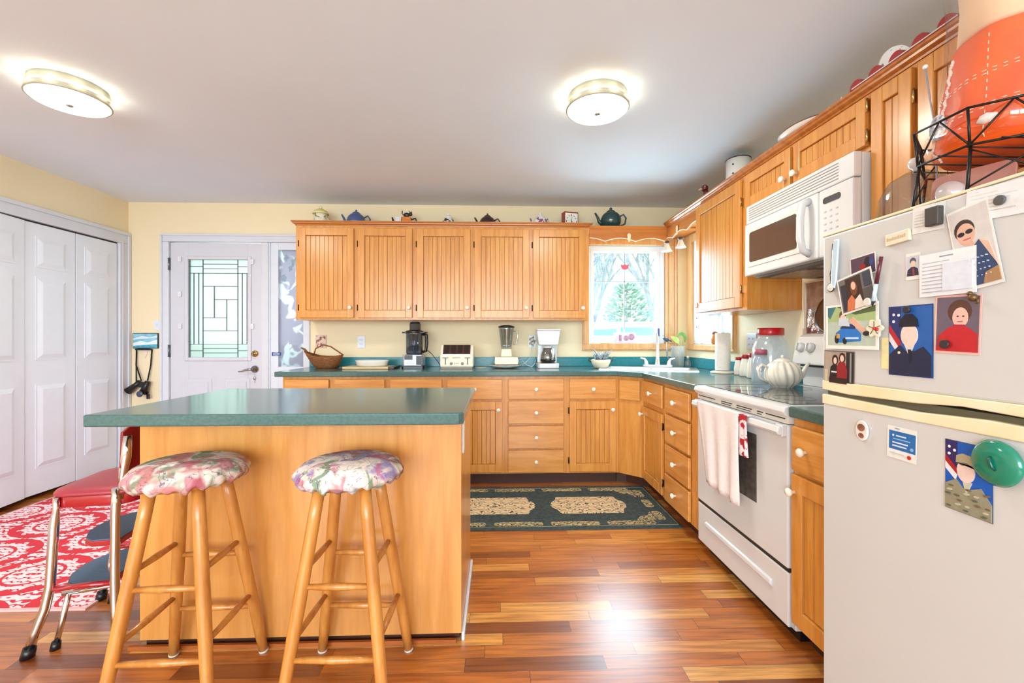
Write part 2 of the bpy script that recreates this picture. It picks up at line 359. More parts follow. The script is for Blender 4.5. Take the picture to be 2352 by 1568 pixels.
for z in (1.865, 1.822, 1.085, 1.045): ch(z, -2.718, -2.403)
for z in (1.66, 1.25): ch(z, -2.718, -2.403)
cv(-2.616, 1.37, 1.66); ch(1.537, -2.616, -2.403); cv(-2.503, 1.25, 1.537); ch(1.37, -2.718, -2.503)
cv(-2.836, 1.005, 1.905)
m.build('leaded_came', CAME, dr)
m = MB()
for x0, x1 in ((-2.87, -2.63), (-2.51, -2.285)):
    m.box(x0, x1, dy0-.006, dy0, .25, .81); m.box(x0+.03, x1-.03, dy0-.014, dy0-.004, .28, .78)
m.build('raised_panel', DOORE, dr, bevel=.006)
for z in (1.86, 1.065, .25): MB().box(-3.018, -2.998, dy0-.012, dy0, z-.055, z+.055).cyl((-3.008, dy0-.014, z-.055), (-3.008, dy0-.014, z+.055), .007).build('hinge', M('hinge_steel', (130, 134, 140), .3, metal=.9), dr)
MB().lathe([(.03, 0), (.03, .01), (.022, .018), (.01, .02), (.01, .026), (1e-4, .026)], (-2.238, dy0, 1.038), axis='y').box(-2.241, -2.235, dy0-.04, dy0-.02, 1.022, 1.054).build('deadbolt', BRASS, dr)
lv = MB().lathe([(.034, 0), (.032, .012), (.014, .02), (.012, .045), (1e-4, .05)], (-2.24, dy0, .895), axis='y')
lv.tube([(-2.24, dy0-.045, .895), (-2.27, dy0-.05, .896), (-2.305, dy0-.052, .888), (-2.335, dy0-.05, .878), (-2.365, dy0-.048, .874)], [.012, .011, .009, .006, .004], 10)
lv.build('lever_handle', M('satin_nickel', (170, 168, 170), .25, metal=1), dr)
for x, z in ((-2.915, 1.905), (-2.915, 1.585), (-2.912, 1.29), (-2.262, 1.885), (-2.262, 1.29)):
    MB().box(x-.015, x+.015, dy0-.014, dy0, z-.024, z+.024).cyl((x-.004, dy0-.018, z), (x-.004, dy0-.01, z), .006).build('curtain_clip', M('clip_plastic', (226, 226, 232), .3), dr, bevel=.003)
k = thing('key_ring', 'small silver keys hanging below the lever handle of the entry door', 'keys', (-2.24, dy0-.012, .84))
MB().tube([(.011*cos(a), 0, .011*sin(a)) for a in [i*pi/6 for i in range(12)]], .0015, 6, closed=True).build('ring', CHROME, k)
MB().lathe([(1e-4, 0), (.012, 0), (.012, .002), (1e-4, .002)], (0, -.002, -.028), axis='y').box(-.004, .004, -.004, -.002, -.07, -.03).build('key', CHROME, k)

# sidelight
sl = bpy.data.objects.new('window_1', None); COL.objects.link(sl); struct(sl)
m = MB(); m.box(-2.117, -2.0345, D+.01, D+.07, 0, 2.065); m.box(-1.7995, -1.796, D+.01, D+.07, 0, 2.065); m.box(-2.034, -1.80, D+.01, D+.07, 2.0, 2.065); m.box(-2.034, -1.80, D+.01, D+.07, .001, .915)
m.box(-2.117, -2.105, D-.004, D+.0095, 0, 2.065)
m.build('window_frame', VINYL, sl, bevel=.003)
MB().box(-2.034, -1.80, D+.03, D+.036, .915, 2.0).build('frosted_pane', glass_mat('frosted_sidelight', tint=(150, 146, 150), gloss=.04, rough=.2, trans=.35, tcol=(200, 196, 206), pat=(200, 208, 202)), sl)
LB = glass_mat('pale_leaf_film', tint=(235, 255, 255), gloss=.02); LD = M('grey_leaf_film', (150, 180, 196), .6, alpha=.55)
def leafpoly(cx, cz, s, a, k=5):
    p = []
    for i in range(24):
        t = 2*pi*i/24; r = s*(.55+.45*abs(cos(k*t/2)))*(1 if cos(t) > -.6 else .8); p.append((cx+r*cos(t+a)*.75, cz+r*sin(t+a)))
    return p
for i, (cx, cz, s, d) in enumerate(((-1.97, 1.93, .035, 1), (-1.89, 1.88, .055, 1), (-1.93, 1.83, .03, 1), (-1.99, 1.745, .04, 1), (-1.93, 1.74, .04, 0), (-1.85, 1.62, .04, 0), (-1.98, 1.56, .055, 0), (-1.90, 1.50, .035, 0), (-1.86, 1.375, .06, 0), (-1.98, 1.25, .06, 0), (-1.975, 1.18, .045, 0), (-1.87, 1.10, .06, 0), (-1.83, 1.93, .03, 0))):
    if not d: continue
    MB().prism(leafpoly(cx, cz, s, i*1.3, 5 if i % 2 else 4), D+.026, D+.028, 'y').build('leaf_motif', LD if d else glass_mat('bright_leaf_film', tint=(240, 255, 255), gloss=.02, trans=.3), sl)
g = thing('window_sticker', 'small dark blue alarm sticker on the sidelight next to the counter end', 'sticker', (-2.045, D-.002, 1.035))
MB().prism([(-.042, -.016), (0, -.012), (.042, -.016), (.042, .016), (0, .012), (-.042, .016)], -.001, 0, 'y').build('backing', M('navy_ink', (38, 62, 140), .4), g)
MB().prism([(-.028, -.007), (0, -.005), (.028, -.007), (.028, .007), (0, .005), (-.028, .007)], -.002, -.001, 'y').build('lettering_band', M('pale_ink', (190, 205, 235), .4), g)

# ------------------------------------------------------------------ closet bifold doors
def leaf(parent, y0, y1, dx=0, dx2=None):
    w_ = y1-y0; dx2 = dx if dx2 is None else dx2
    o = MB(); o.T = Matrix.Translation((XL-.045+dx, y0, 0)) @ Matrix.Rotation(-math.atan2(dx2-dx, w_), 4, 'Z')
    z0, z1 = .035, 2.02
    o.box(0, .032, .003, w_-.003, z0, z1); o.build('bifold_leaf', DOORW, parent, bevel=.003)
    p = MB(); p.T = o.T
    for a, c in ((1.71, 1.915), (1.03, 1.62), (.235, .83)):
        x0, x1 = .085, w_-.085
        p.box(.030, .036, x0-.012, x1+.012, a-.012, c+.012)
        pr = [(.036, x0, a), (.036, x1, a), (.036, x1, c), (.036, x0, c), (.046, x0+.03, a+.03), (.046, x1-.03, a+.03), (.046, x1-.03, c-.03), (.046, x0+.03, c-.03)]
        p._add(pr, [(0, 1, 5, 4), (1, 2, 6, 5), (2, 3, 7, 6), (3, 0, 4, 7), (4, 5, 6, 7)])
    p.build('raised_panel', DOORW, parent)
d1 = bpy.data.objects.new('door_2', None); COL.objects.link(d1); struct(d1)
leaf(d1, 3.595, 3.975, .01); leaf(d1, 3.215, 3.595, .01)
MB().lathe([(.006, 0), (.006, .012), (.014, .018), (.014, .026), (1e-4, .03)], (XL+.0, 3.53, .93), axis='x').build('closet_knob', M('white_knob', (225, 228, 236), .3), d1).rotation_euler = (0, 0, 0)
d2 = bpy.data.objects.new('door_3', None); COL.objects.link(d2); struct(d2)
leaf(d2, 2.83, 3.21, .075, .02); leaf(d2, 2.45, 2.83, .01, .075)
t = MB().box(XL-.05, XL-.01, 2.44, 3.98, 2.022, 2.034); struct(t.build('trim_3', DARK))

# ------------------------------------------------------------------ cabinets
def hinge(parent, x, z, y=-.022, s=1, mat=None):
    MB().box(x-.005, x+.005, y+.010, y+.022, z-.022*s, z+.022*s).cyl((x, y+.004, z-.026*s), (x, y+.004, z+.026*s), .004, n=8).build('hinge', mat or HINGE, parent)
def knob(parent, x, z, y=-.022, mat=None, s=1):
    MB().lathe([(.007*s, 0), (.006*s, .008), (.011*s, .014*s), (.0155*s, .020*s), (.016*s, .026*s), (.012*s, .031*s), (1e-4, .033*s)], (x, y, z), 18, axis='y').build('knob', mat or KNOB, parent)
def cab_door(P, x0, x1, z0, z1, kn, hz=None, hs='L', st=.055, nb=None, mat=None):
    o = MB(); y0, y1 = -.022, -.003
    o.box(x0, x0+st, y0, y1, z0, z1); o.box(x1-st, x1, y0, y1, z0, z1)
    o.box(x0+st, x1-st, y0, y1, z0, z0+st+.01); o.box(x0+st, x1-st, y0, y1, z1-st-.01, z1)
    d = o.build('door', MAPLE, P, bevel=.003)
    px0, px1, pz0, pz1 = x0+st, x1-st, z0+st+.01, z1-st-.01
    q = MB(); q.box(px0, px1, -.009, -.004, pz0, pz1, 1)
    n = nb or max(2, round((px1-px0)/.038)); g = .0035; ww = (px1-px0-.004)/n
    for i in range(n): q.box(px0+.004+i*ww, px0+.004+(i+1)*ww-g, -.013, -.008, pz0+.004, pz1-.004, 0)
    q.build('beadboard_panel', [MAPLE_P, GROOVE], d)
    if kn: knob(d, *kn)
    if hz:
        hx = x0-.006 if hs == 'L' else x1+.006
        for z in hz: hinge(d, hx, z, mat=BRASS if hs == 'R' and z > 1 else None)
    return d
def drawer(P, x0, x1, z0, z1, kn=True, mat=None, kx=None):
    d = MB().box(x0, x1, -.022, -.003, z0, z1).build('drawer', MAPLE_H, P, bevel=.005)
    if kn: knob(d, (x0+x1)/2 if kx is None else kx, (z0+z1)/2)
    return d
def base_body(P, w_, dep=.6, z1=.876):
    MB().box(0, w_, 0, dep, .095, z1).build('body', MAPLE, P)
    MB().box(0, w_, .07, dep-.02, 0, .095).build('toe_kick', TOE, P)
YF = 3.758
ub = [(-1.717, -1.208), (-1.208, -.711), (-.711, -.215), (-.215, .290), (.290, .793)]
udoor = [(-1.683, -1.226), (-1.188, -.731), (-.690, -.234), (-.197, .273), (.306, .760)]
ulab = ['upper cabinet at the far left, under the yellow canister and the blue teapot', 'upper cabinet second from the left, under the black cat teapot',
        'middle upper cabinet of five, under the small cow pattern teapot', 'upper cabinet fourth from the left, under the dark brown teapot', 'upper cabinet beside the sink window, under the red clock']
for (a, c), (e, f_), lb in zip(ub, udoor, ulab):
    P = thing('upper_cabinet', 'maple beadboard '+lb, 'cabinet', (a, YF, 0), 0, 'upper cabinets on the back wall')
    MB().box(0, c-a-.0005, 0, D-YF-.002, 1.338, 2.14).build('body', MAPLE, P)
    cab_door(P, e-a, f_-a, 1.354, 2.118, (f_-a-.026, 1.44), (1.44, 1.985))
def crown(prof, path, name, mat=CROWN):
    """sweep a (out, z) profile along a horizontal path; out is to the left-hand side of travel"""
    vs = []; n = len(prof); pts = [Vector(p) for p in path]
    for i, p in enumerate(pts):
        a = (p-pts[i-1]).normalized() if i else None; bb = (pts[i+1]-p).normalized() if i < len(pts)-1 else None
        na = Vector((a.y, -a.x)) if a else None; nb = Vector((bb.y, -bb.x)) if bb else None
        nn = (na+nb).normalized() if (na and nb) else (na or nb); k_ = 1/max(.3, nn.dot(na if na else nb))
        for (o, z) in prof: q = p+nn*o*k_; vs.append((q.x, q.y, z))
    fs = [(i*n+j, i*n+(j+1) % n, (i+1)*n+(j+1) % n, (i+1)*n+j) for i in range(len(pts)-1) for j in range(n)]
    m_ = MB(); m_._add(vs, fs); m_.f += [list(range(n))[::-1], [(len(pts)-1)*n+j for j in range(n)]]; m_.m += [0, 0]; m_.s += [False, False]
    return m_
prof = [(-.02, 2.1405), (.004, 2.1405), (.006, 2.148), (.020, 2.156), (.022, 2.164), (.03, 2.168), (.03, 2.178), (-.02, 2.178)]
c1 = crown(prof, [(-1.718, 4.08), (-1.718, YF-.001), (.795, YF-.001), (.795, 3.86)], 'c')
tag(c1.build('crown_molding', CROWN), 'stained crown molding along the top of the five back wall cabinets', 'molding')

# scalloped valance boards over the corner windows
def scallop(L_, n=4.0, z1=2.14, zb=2.035, amp=.020):
    p = [(0, z1)]; N = 60
    for i in range(N+1):
        x = L_*i/N; p.append((x, zb+amp*abs(cos(pi*x/L_*n))*1.4-amp*.5))
    p.append((L_, z1)); return p[::-1]
VW = wood('valance_wood', (214, 132, 60), (196, 112, 44), stretch=(1, 14, 14)); VE = M('lit_edge_and_hook_white', (250, 226, 190), .3)  # pale strip paints window light along the scalloped edge; hooks share the white
P = thing('window_valance', 'scalloped wooden valance with top shelf above the sink window, under the green teapot', 'valance', (.797, 3.74, 0))
MB().prism(scallop(.675, 2.5), 0, .018, 'y').build('board', VW, P)
m = MB(); sc_ = scallop(.675, 2.5)[1:-1]
m.tube([(x, -.001, z-.002) for x, z in sc_], .0035, 6); m.build('lit_edge_strip', VE, P)
MB().box(0, .99, -.0, .34, 2.14, 2.152).build('shelf', VW, P)
crown([(0, 2.128), (.006, 2.128), (.012, 2.14), (.016, 2.152), (0, 2.152)], [(0, 0), (.675, 0)], 'c', VW).build('top_molding', VW, P)
P = thing('window_valance', 'scalloped wooden valance between the corner and the right upper cabinet', 'valance', (1.4725, 3.74, 0), RW)
MB().prism(scallop(.60, 2.2), 0, .018, 'y').build('board', VW, P)
m = MB(); sc_ = scallop(.60, 2.2)[1:-1]; m.tube([(x, -.001, z-.002) for x, z in sc_], .0035, 6); m.build('lit_edge_strip', VE, P)
MB().box(.0, .60, .0, .32, 2.1525, 2.160).build('shelf', VW, P)
# right wall uppers (local x = Ystart - Y)
XU = 1.4685
def upr(y0, y1, z0, label, doors, z1=2.14):
    P = thing('upper_cabinet', label, 'cabinet', (XU, y0, 0), RW, 'upper cabinets on the right wall')
    MB().box(0, y0-y1-.0005, 0, XR-XU-.002, z0, z1).build('body', MAPLE, P)
    for a in doors: cab_door(P, *a[0], **a[1])
    return P
upr(3.135, 2.505, 1.345, 'maple beadboard upper cabinet between the corner window and the microwave', [(((.015, .587, 1.362, 2.125), ), {})] if 0 else [((.012, .587, 1.362, 2.125, None), dict(hz=(1.47, 1.99), hs='R'))])
upr(2.505, 1.645, 1.915, 'maple cabinet with two short doors above the white microwave', [
    ((.012, .400, 1.935, 2.125, (.368, 1.975)), dict(st=.045)), ((.425, .842, 1.935, 2.125, (.452, 1.975)), dict(hz=(1.97, 2.09), hs='R', st=.045))])
upr(1.6445, 1.462, 1.345, 'narrow maple upper cabinet between microwave and refrigerator top', [((.008, .172, 1.36, 2.125, None), dict(hz=(1.5, 2.02), hs='R', nb=2, st=.05))])
upr(1.461, .62, 1.56, 'wide maple upper cabinet above the refrigerator', [((.012, .41, 1.58, 2.125, (.375, 1.64)), {}), ((.43, .83, 1.58, 2.125, (.465, 1.64)), {})])
c2 = crown(prof, [(XU+.001, 3.145), (XU+.001, .60)], 'c'); c2.v = [Vector((2*XU-v.x+0 if 0 else v.x, v.y, v.z)) for v in c2.v]
prof2 = [(-o, z) for o, z in prof][::-1]
c2 = crown([(o, z) for o, z in prof], [(XU-.001, 3.72), (XU-.001, .60)], 'c')
tag(c2.build('crown_molding', CROWN), 'stained crown molding running along the tops of the right wall cabinets', 'molding')

# base cabinets, back run
YBF = 3.478
bb_ = [(-1.69, -1.305, 'base cabinet at the open left end of the back counter'), (-1.305, -.87, 'base cabinet second from the left end, below the cutting board'),
       (-.87, -.42, 'base cabinet below the food processor'), (-.42, .06, 'base cabinet showing one door right of the island'),
       (.555, .975, 'base cabinet with drawer and beadboard door next to the diagonal corner')]
for a, c, lb in bb_:
    P = thing('base_cabinet', 'maple '+lb, 'cabinet', (a, YBF, 0), 0, 'base cabinets along the back wall'); w_ = c-a
    base_body(P, w_-.0005)
    drawer(P, .022, w_-.022, .692, .853)
    cab_door(P, .022, w_-.022, .11, .674, (w_-.022-.03, .61), (.2, .6))
P = thing('base_cabinet', 'maple four drawer base cabinet in the back run, facing the rug', 'cabinet', (.06, YBF, 0), 0, 'base cabinets along the back wall')
base_body(P, .4945)
DZ = [(.692, .853), (.495, .677), (.299, .478), (.106, .284)]
for a, c in DZ: drawer(P, .024, .472, a, c)
# diagonal corner
ang = math.atan2(-.148, .155); P = thing('base_cabinet', 'diagonal maple corner cabinet with plain panel under the sink', 'cabinet', (.975, 3.478, 0), ang)
Ti = (Matrix.Translation((.975, 3.478, 0)) @ Matrix.Rotation(ang, 4, 'Z')).inverted()
def toloc(pts): return [tuple((Ti @ Vector((x, y, 0)))[:2]) for x, y in pts]
MB().prism(toloc([(.9755, 3.478), (1.13, 3.3305), (1.79, 3.3305), (1.79, 4.08), (.9755, 4.08)]), .095, .876).build('body', MAPLE, P)
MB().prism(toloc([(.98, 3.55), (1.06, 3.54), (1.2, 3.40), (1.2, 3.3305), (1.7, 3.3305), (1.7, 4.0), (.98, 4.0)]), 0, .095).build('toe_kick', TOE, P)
drawer(P, .02, .192, .69, .847, kn=False)
XB = 1.13
P = thing('base_cabinet', 'maple base cabinet with small drawer and beadboard door right of the corner', 'cabinet', (XB, 3.33, 0), RW, 'base cabinets along the right wall')
base_body(P, .45); drawer(P, .04, .425, .70, .857); cab_door(P, .025, .43, .115, .66, (.045, .60), (.2, .58), 'R')
P = thing('base_cabinet', 'maple four drawer base cabinet touching the left side of the stove', 'cabinet', (XB, 2.879, 0), RW, 'base cabinets along the right wall')
base_body(P, .479)
for a, c in DZ: drawer(P, .028, .392, a, c)
P = thing('base_cabinet', 'narrow maple base cabinet between the stove and the refrigerator', 'cabinet', (XB, 1.615, 0), RW, 'base cabinets along the right wall')
base_body(P, .285); drawer(P, .012, .273, .68, .845, kx=.09)
cab_door(P, .012, .273, .105, .665, (.03, .60), nb=3)
# countertops
cm = MB().prism([(-1.74, 3.44), (.955, 3.44), (1.103, 3.285), (1.103, 2.388), (1.797, 2.388), (1.797, 4.087), (-1.74, 4.087)], .8765, .917)
ct = cm.build('countertop', GREEN, bevel=.006, seg=3)
cutT = Matrix.Translation((1.30, 3.70, 0)) @ Matrix.Rotation(R(-22), 4, 'Z')
cb = MB(); cb.T = cutT; cb.box(-.345, .345, -.185, .135, .80, 1.0); cut = cb.build('cut', GREEN)
bm_ = ct.modifiers.new('sink_hole', 'BOOLEAN'); bm_.object = cut; bm_.operation = 'DIFFERENCE'; bm_.solver = 'EXACT'
bpy.context.view_layer.update(); dg = bpy.context.evaluated_depsgraph_get()
nm = bpy.data.meshes.new_from_object(ct.evaluated_get(dg)); ct.modifiers.clear(); ct.data = nm; ct.name = 'countertop'
bpy.data.objects.remove(cut)
tag(ct, 'long dark green laminate countertop wrapping the corner under the windows', 'countertop')
MB().box(-1.73, 1.796, 4.069, 4.0865, .9175, 1.006).box(1.779, 1.7965, 2.388, 4.069, .9175, 1.006).build('backsplash', M('teal_laminate', (46, 132, 142), .25, c2=(40, 120, 130), scale=60), ct, bevel=.002)
P = thing('countertop', 'short dark green countertop between the stove and the refrigerator', 'countertop', (0, 0, 0))
MB().box(1.103, 1.797, 1.33, 1.612, .8765, .917).build('slab', GREEN, P, bevel=.006, seg=3)

# ------------------------------------------------------------------ island
P = thing('kitchen_island', 'maple panelled kitchen island with dark green overhanging top', 'island', (-.14, 1.69, 0))
IW = wood('island_veneer', (222, 156, 82), (206, 136, 62), stretch=(9, 9, .8), rough=.28)
m = MB(); m.box(-1.215, 0, 0, .56, .03, .875); m.build('body', IW, P, bevel=.002)
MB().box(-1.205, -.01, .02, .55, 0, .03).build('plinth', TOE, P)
MB().box(-1.25, -.02, -.012, 0, 0, .014).build('front_strip', wood('floor_strip', (176, 96, 40), (150, 76, 30), stretch=(1, 9, 9)), P)
MB().box(0, .012, .0, .56, 0, .034).build('shoe_strip', WPAINT, P, bevel=.003)
MB().prism([(-1.25, -.19), (.006, -.19), (.022, -.172), (.022, .60), (-1.25, .60)], .876, .917).build('top', GREEN, P, bevel=.006, seg=3)
MB().box(0, .006, .03, .10, .72, .835).build('outlet', WHITE, P, bevel=.002)

# ------------------------------------------------------------------ stools
WOODS = wood('stool_pine', (214, 146, 70), (190, 118, 48), stretch=(16, 16, 1.5), rough=.3)
def ruffle_seat(seed, mat, P):
    rnd = random.Random(seed); ph = [rnd.random()*6.28 for _ in range(6)]; n = 160; R0 = .158
    prof = [(1e-4, .772), (.06, .771), (.11, .768), (.138, .762), (.156, .752), (.168, .738), (.174, .724), (.171, .712), (.160, .704), (.150, .706)]
    vs = []
    for i, (r, z) in enumerate(prof):
        k = max(0, (i-3)/6); j2 = max(0, (i-5)/4)
        for j in range(n):
            a = 2*pi*j/n
            wv = sin(17*a+ph[0]+z*30)*.5+sin(29*a+ph[1])*.35+sin(11*a+ph[2])*.3+sin(47*a+ph[3])*.15
            rr = r*(1+k*.045*wv); zz = z+k*.005*wv+j2*.008*(sin(23*a+ph[4])+.6*sin(13*a+ph[5]))
            vs.append((rr*cos(a), rr*sin(a), zz))
    fs = [(i*n+j, i*n+(j+1) % n, (i+1)*n+(j+1) % n, (i+1)*n+j) for i in range(len(prof)-1) for j in range(n)]
    o = MB(); o._add(vs, fs, 0, True); o.build('cushion_cover', mat, P)
def stool(cx, cy, rot, label, mat, seed):
    P = thing('bar_stool', label, 'stool', (cx, cy, 0), rot, 'bar stools at the island')
    ruffle_seat(seed, mat, P)
    MB().lathe([(1e-4, .70), (.145, .70), (.150, .712), (.150, .725), (1e-4, .728)], n=32).build('seat', WOODS, P)
    a, b_ = .072, .162
    def at(sx, sy, z): t = (z-0)/.70; return Vector((sx*(b_+(a-b_)*t), sy*(b_+(a-b_)*t), z))
    for sx, sy in ((-1, -1), (1, -1), (-1, 1), (1, 1)):
        q = [at(sx, sy, z) for z in (.0, .10, .35, .60, .70)]
        l = MB().tube(q, [.0155, .018, .0205, .0195, .0185], 14).build('leg', WOODS, P)
        MB().cyl(at(sx, sy, .0005), at(sx, sy, .008), .0165).build('glide', M('glide_nylon', (210, 206, 200), .4), l)
    for sy in (-1, 1):
        for z in (.185, .395): MB().tube([at(-1, sy, z), (at(-1, sy, z)+at(1, sy, z))/2, at(1, sy, z)], [.008, .0115, .008], 10).build('rung', WOODS, P)
    for sx in (-1, 1):
        for z in (.235, .445): MB().tube([at(sx, -1, z), (at(sx, -1, z)+at(sx, 1, z))/2, at(sx, 1, z)], [.008, .0115, .008], 10).build('rung', WOODS, P)
stool(-1.035, 1.495, .03, 'pine bar stool with green leaf and rose cushion, beside the red step stool', floral_mat('green_rose_fabric', 0, (190, 108, 110)), 3)
stool(-.499, 1.49, -.018, 'pine bar stool with lilac hydrangea cushion, nearer the floor aisle', floral_mat('lilac_floral_fabric', 5, (140, 124, 178)), 8)

# ------------------------------------------------------------------ red step stool (local: facing -X, near side -Y)
P = thing('step_stool', 'retro red step stool chair with chrome tube legs and black treads', 'step stool', (-1.575, 1.865, 0), R(9))
REDM = M('red_enamel', (168, 20, 30), .22, coat=.5); REDV = M('red_vinyl', (164, 48, 62), .38); TREAD = M('ribbed_black_tread', (74, 108, 142), .45, c2=(56, 86, 116), scale=30, stretch=(1, 20, 1))  # seat vinyl is dulled to hold the reflection on its top
sp = rrect(-.135, .14, -.165, .165, .06, 6)
MB().prism(sp, .535, .578, 'z', sm=True).build('seat_apron', REDM, P, bevel=.004)
st = MB(); pts = rrect(-.145, .15, -.172, .172, .07, 8)
for i, (s_, z) in enumerate(((1, .578), (1.01, .586), (.97, .596), (.8, .603), (.4, .606))): st._add([(x*s_, y*s_, z) for x, y in pts], [], 0)
n_ = len(pts)
for i in range(4):
    for j in range(n_): st.f.append([i*n_+j, i*n_+(j+1) % n_, (i+1)*n_+(j+1) % n_, (i+1)*n_+j]); st.m.append(0); st.s.append(True)
st.f.append([4*n_+j for j in range(n_)]); st.m.append(0); st.s.append(True); st.f.append(list(range(n_))[::-1]); st.m.append(0); st.s.append(False)
st.build('seat', REDV, P)
for s_ in (-1, 1):
    y = s_*.168
    q = [(-.105, y, .578), (-.106, y, .53), (-.112, y, .48), (-.125, y, .25), (-.137, y+s_*.005, .17), (-.162, y+s_*.012, .09), (-.183, y+s_*.014, .02)]
    l = MB().tube(q, [.010, .010, .0155, .0155, .0155, .0155, .0155], 12).build('leg', CHROME, P)
    MB().cyl((-.178, y+s_*.014, .035), (-.186, y+s_*.014, 0), .019, .021).build('rubber_foot', BLACK, l)
    q = [(.088, y, .60), (.088, y, .545), (.086, y, .50), (.084, y, .25), (.086, y, .12), (.090, y, .02)]
    l = MB().tube(q, [.013, .016, .0155, .0155, .0155, .0155], 12).build('leg', CHROME, P)
    MB().tube([(.098, y*.9, .555), (.102, y*.92, .64), (.116, y*.94, .72), (.120, y*.94, .80)], [.012, .014, .018, .015], 12).build('back_post', CHROME, P)
    MB().cyl((.090, y, .035), (.090, y, 0), .019, .021).build('rubber_foot', BLACK, l)
    MB().tube([(-.125, y, .235), (.0, y, .24), (.084, y, .24)], .010, 10).build('side_rail', REDM, P)
bk = MB()
for i in range(13):
    t_ = (i-6)/6; y = t_*.172; x = .104+.03*(1-t_*t_)
    hh = .105*(1-.35*abs(t_)**4)
    for z_, dx in ((-1, -.004), (-1, .006), (1, .010), (1, 0)): bk.v.append(Vector((x+dx, y, .745+z_*hh)))
for i in range(12):
    for j in range(4): bk.f.append([i*4+j, i*4+(j+1) % 4, (i+1)*4+(j+1) % 4, (i+1)*4+j]); bk.m.append(0); bk.s.append(False)
bk.f += [[0, 1, 2, 3], [51, 50, 49, 48]]; bk.m += [0, 0]; bk.s += [False, False]
bk.build('backrest', M('dark_red_vinyl', (140, 16, 26), .35), P, bevel=.003)
def tread(z, x0, x1, yw, nm='step'):
    pts = [(x0, -yw*.8), (x0-.03, -yw*.4), (x0-.038, 0), (x0-.03, yw*.4), (x0, yw*.8), (x0+.04, yw), (x1, yw), (x1, -yw), (x0+.04, -yw)][::-1]
    o = MB().prism(pts, z-.026, z-.004).build(nm, REDM, P, bevel=.003)
    MB().prism([(x*.99, y*.97) for x, y in pts], z-.004, z).build('tread_mat', TREAD, o)
tread(.40, -.045, .09, .15); tread(.235, -.105, .05, .15)
for s_ in (-1, 1):
    MB().tube([(.07, s_*.140, .385), (.055, s_*.146, .30), (.075, s_*.146, .22), (.02, s_*.146, .215), (-.10, s_*.146, .205)], .009, 8).build('step_bracket', CHROME, P)
    q = MB().tube([(-.08, s_*.146, .21), (-.10, s_*.15, .1), (-.12, s_*.15, .012)], .010, 8).build('step_leg', CHROME, P)
    MB().cyl((-.118, s_*.15, .028), (-.122, s_*.15, 0), .014, .016).build('rubber_foot', BLACK, q)

# ------------------------------------------------------------------ rugs
P = thing('area_rug', 'red and white damask area rug in front of the closet doors', 'rug', (-2.53, 2.83, 0))
MB().box(-.735, .735, -.88, .87, 0, .007).build('pile', red_rug_mat(), P)
BR = M('pale_pink_binding', (232, 190, 190), .9)
MB().box(-.75, .75, -.895, -.88, 0, .008).box(-.75, .75, .87, .885, 0, .008).box(-.75, -.735, -.88, .87, 0, .008).box(.735, .75, -.88, .87, 0, .008).build('binding', BR, P)
P = thing('runner_rug', 'dark green runner rug with cream medallions on the aisle floor', 'rug', (.318, 3.035, 0))
RG = M('rug_green_pile', (66, 84, 86), .95, c2=(46, 60, 64), scale=60); CS = cream_scroll_mat(sc=11, th=.22, c1=(226, 204, 164)); CS2 = cream_scroll_mat('cream_border_weave', 16, .5, (196, 178, 132), (60, 72, 66))
MB().box(-.835, .835, -.385, .385, 0, .007).build('pile', RG, P, bevel=.002)
for mx_ in (-.54, 0, .47):
    if mx_ == 0: continue
m = MB()
for mx_ in (-.32, .32):
    a_, b2 = .255, .150; k_ = .045
    pl = [(mx_-a_, -b2*.35), (mx_-a_+k_*.6, -b2*.55), (mx_-a_+k_, -b2), (mx_+a_-k_, -b2), (mx_+a_-k_*.6, -b2*.55), (mx_+a_, -b2*.35),
          (mx_+a_+.012, 0), (mx_+a_, b2*.35), (mx_+a_-k_*.6, b2*.55), (mx_+a_-k_, b2), (mx_-a_+k_, b2), (mx_-a_+k_*.6, b2*.55), (mx_-a_, b2*.35), (mx_-a_-.012, 0)]
    m.prism(pl, .007, .0085)
m.build('medallion_pattern', CS, P)
m = MB()
for s_ in (-1, 1):
    y = s_*.305
    for x0 in (-.70, -.34, .02, .38): m.prism(rrect(x0, x0+.31, y-.028, y+.028, .02, 2), .007, .0085)
for x in (.745, -.745):
    for y0 in (-.27, -.06, .14): m.prism(rrect(x-.03, x+.03, y0, y0+.14, .02, 2), .007, .0085)
for sx in (-1, 1):
    for sy in (-1, 1): m.prism([(sx*.708, sy*.27), (sx*.708, sy*.13), (sx*.69, sy*.16), (sx*.67, sy*.2), (sx*.62, sy*.21), (sx*.58, sy*.27)][::sx*sy], .007, .0085)
m.build('border_pattern', CS2, P)
m = MB()
for e in (.345, ):
    m.box(-.82, .82, e-.003, e, .007, .008).box(-.82, .82, -e, -e+.003, .007, .008).box(-.82, -.817, -e, e, .007, .008).box(.817, .82, -e, e, .007, .008)
m.build('border_line', M('rug_cream_line', (170, 160, 120), .95), P)

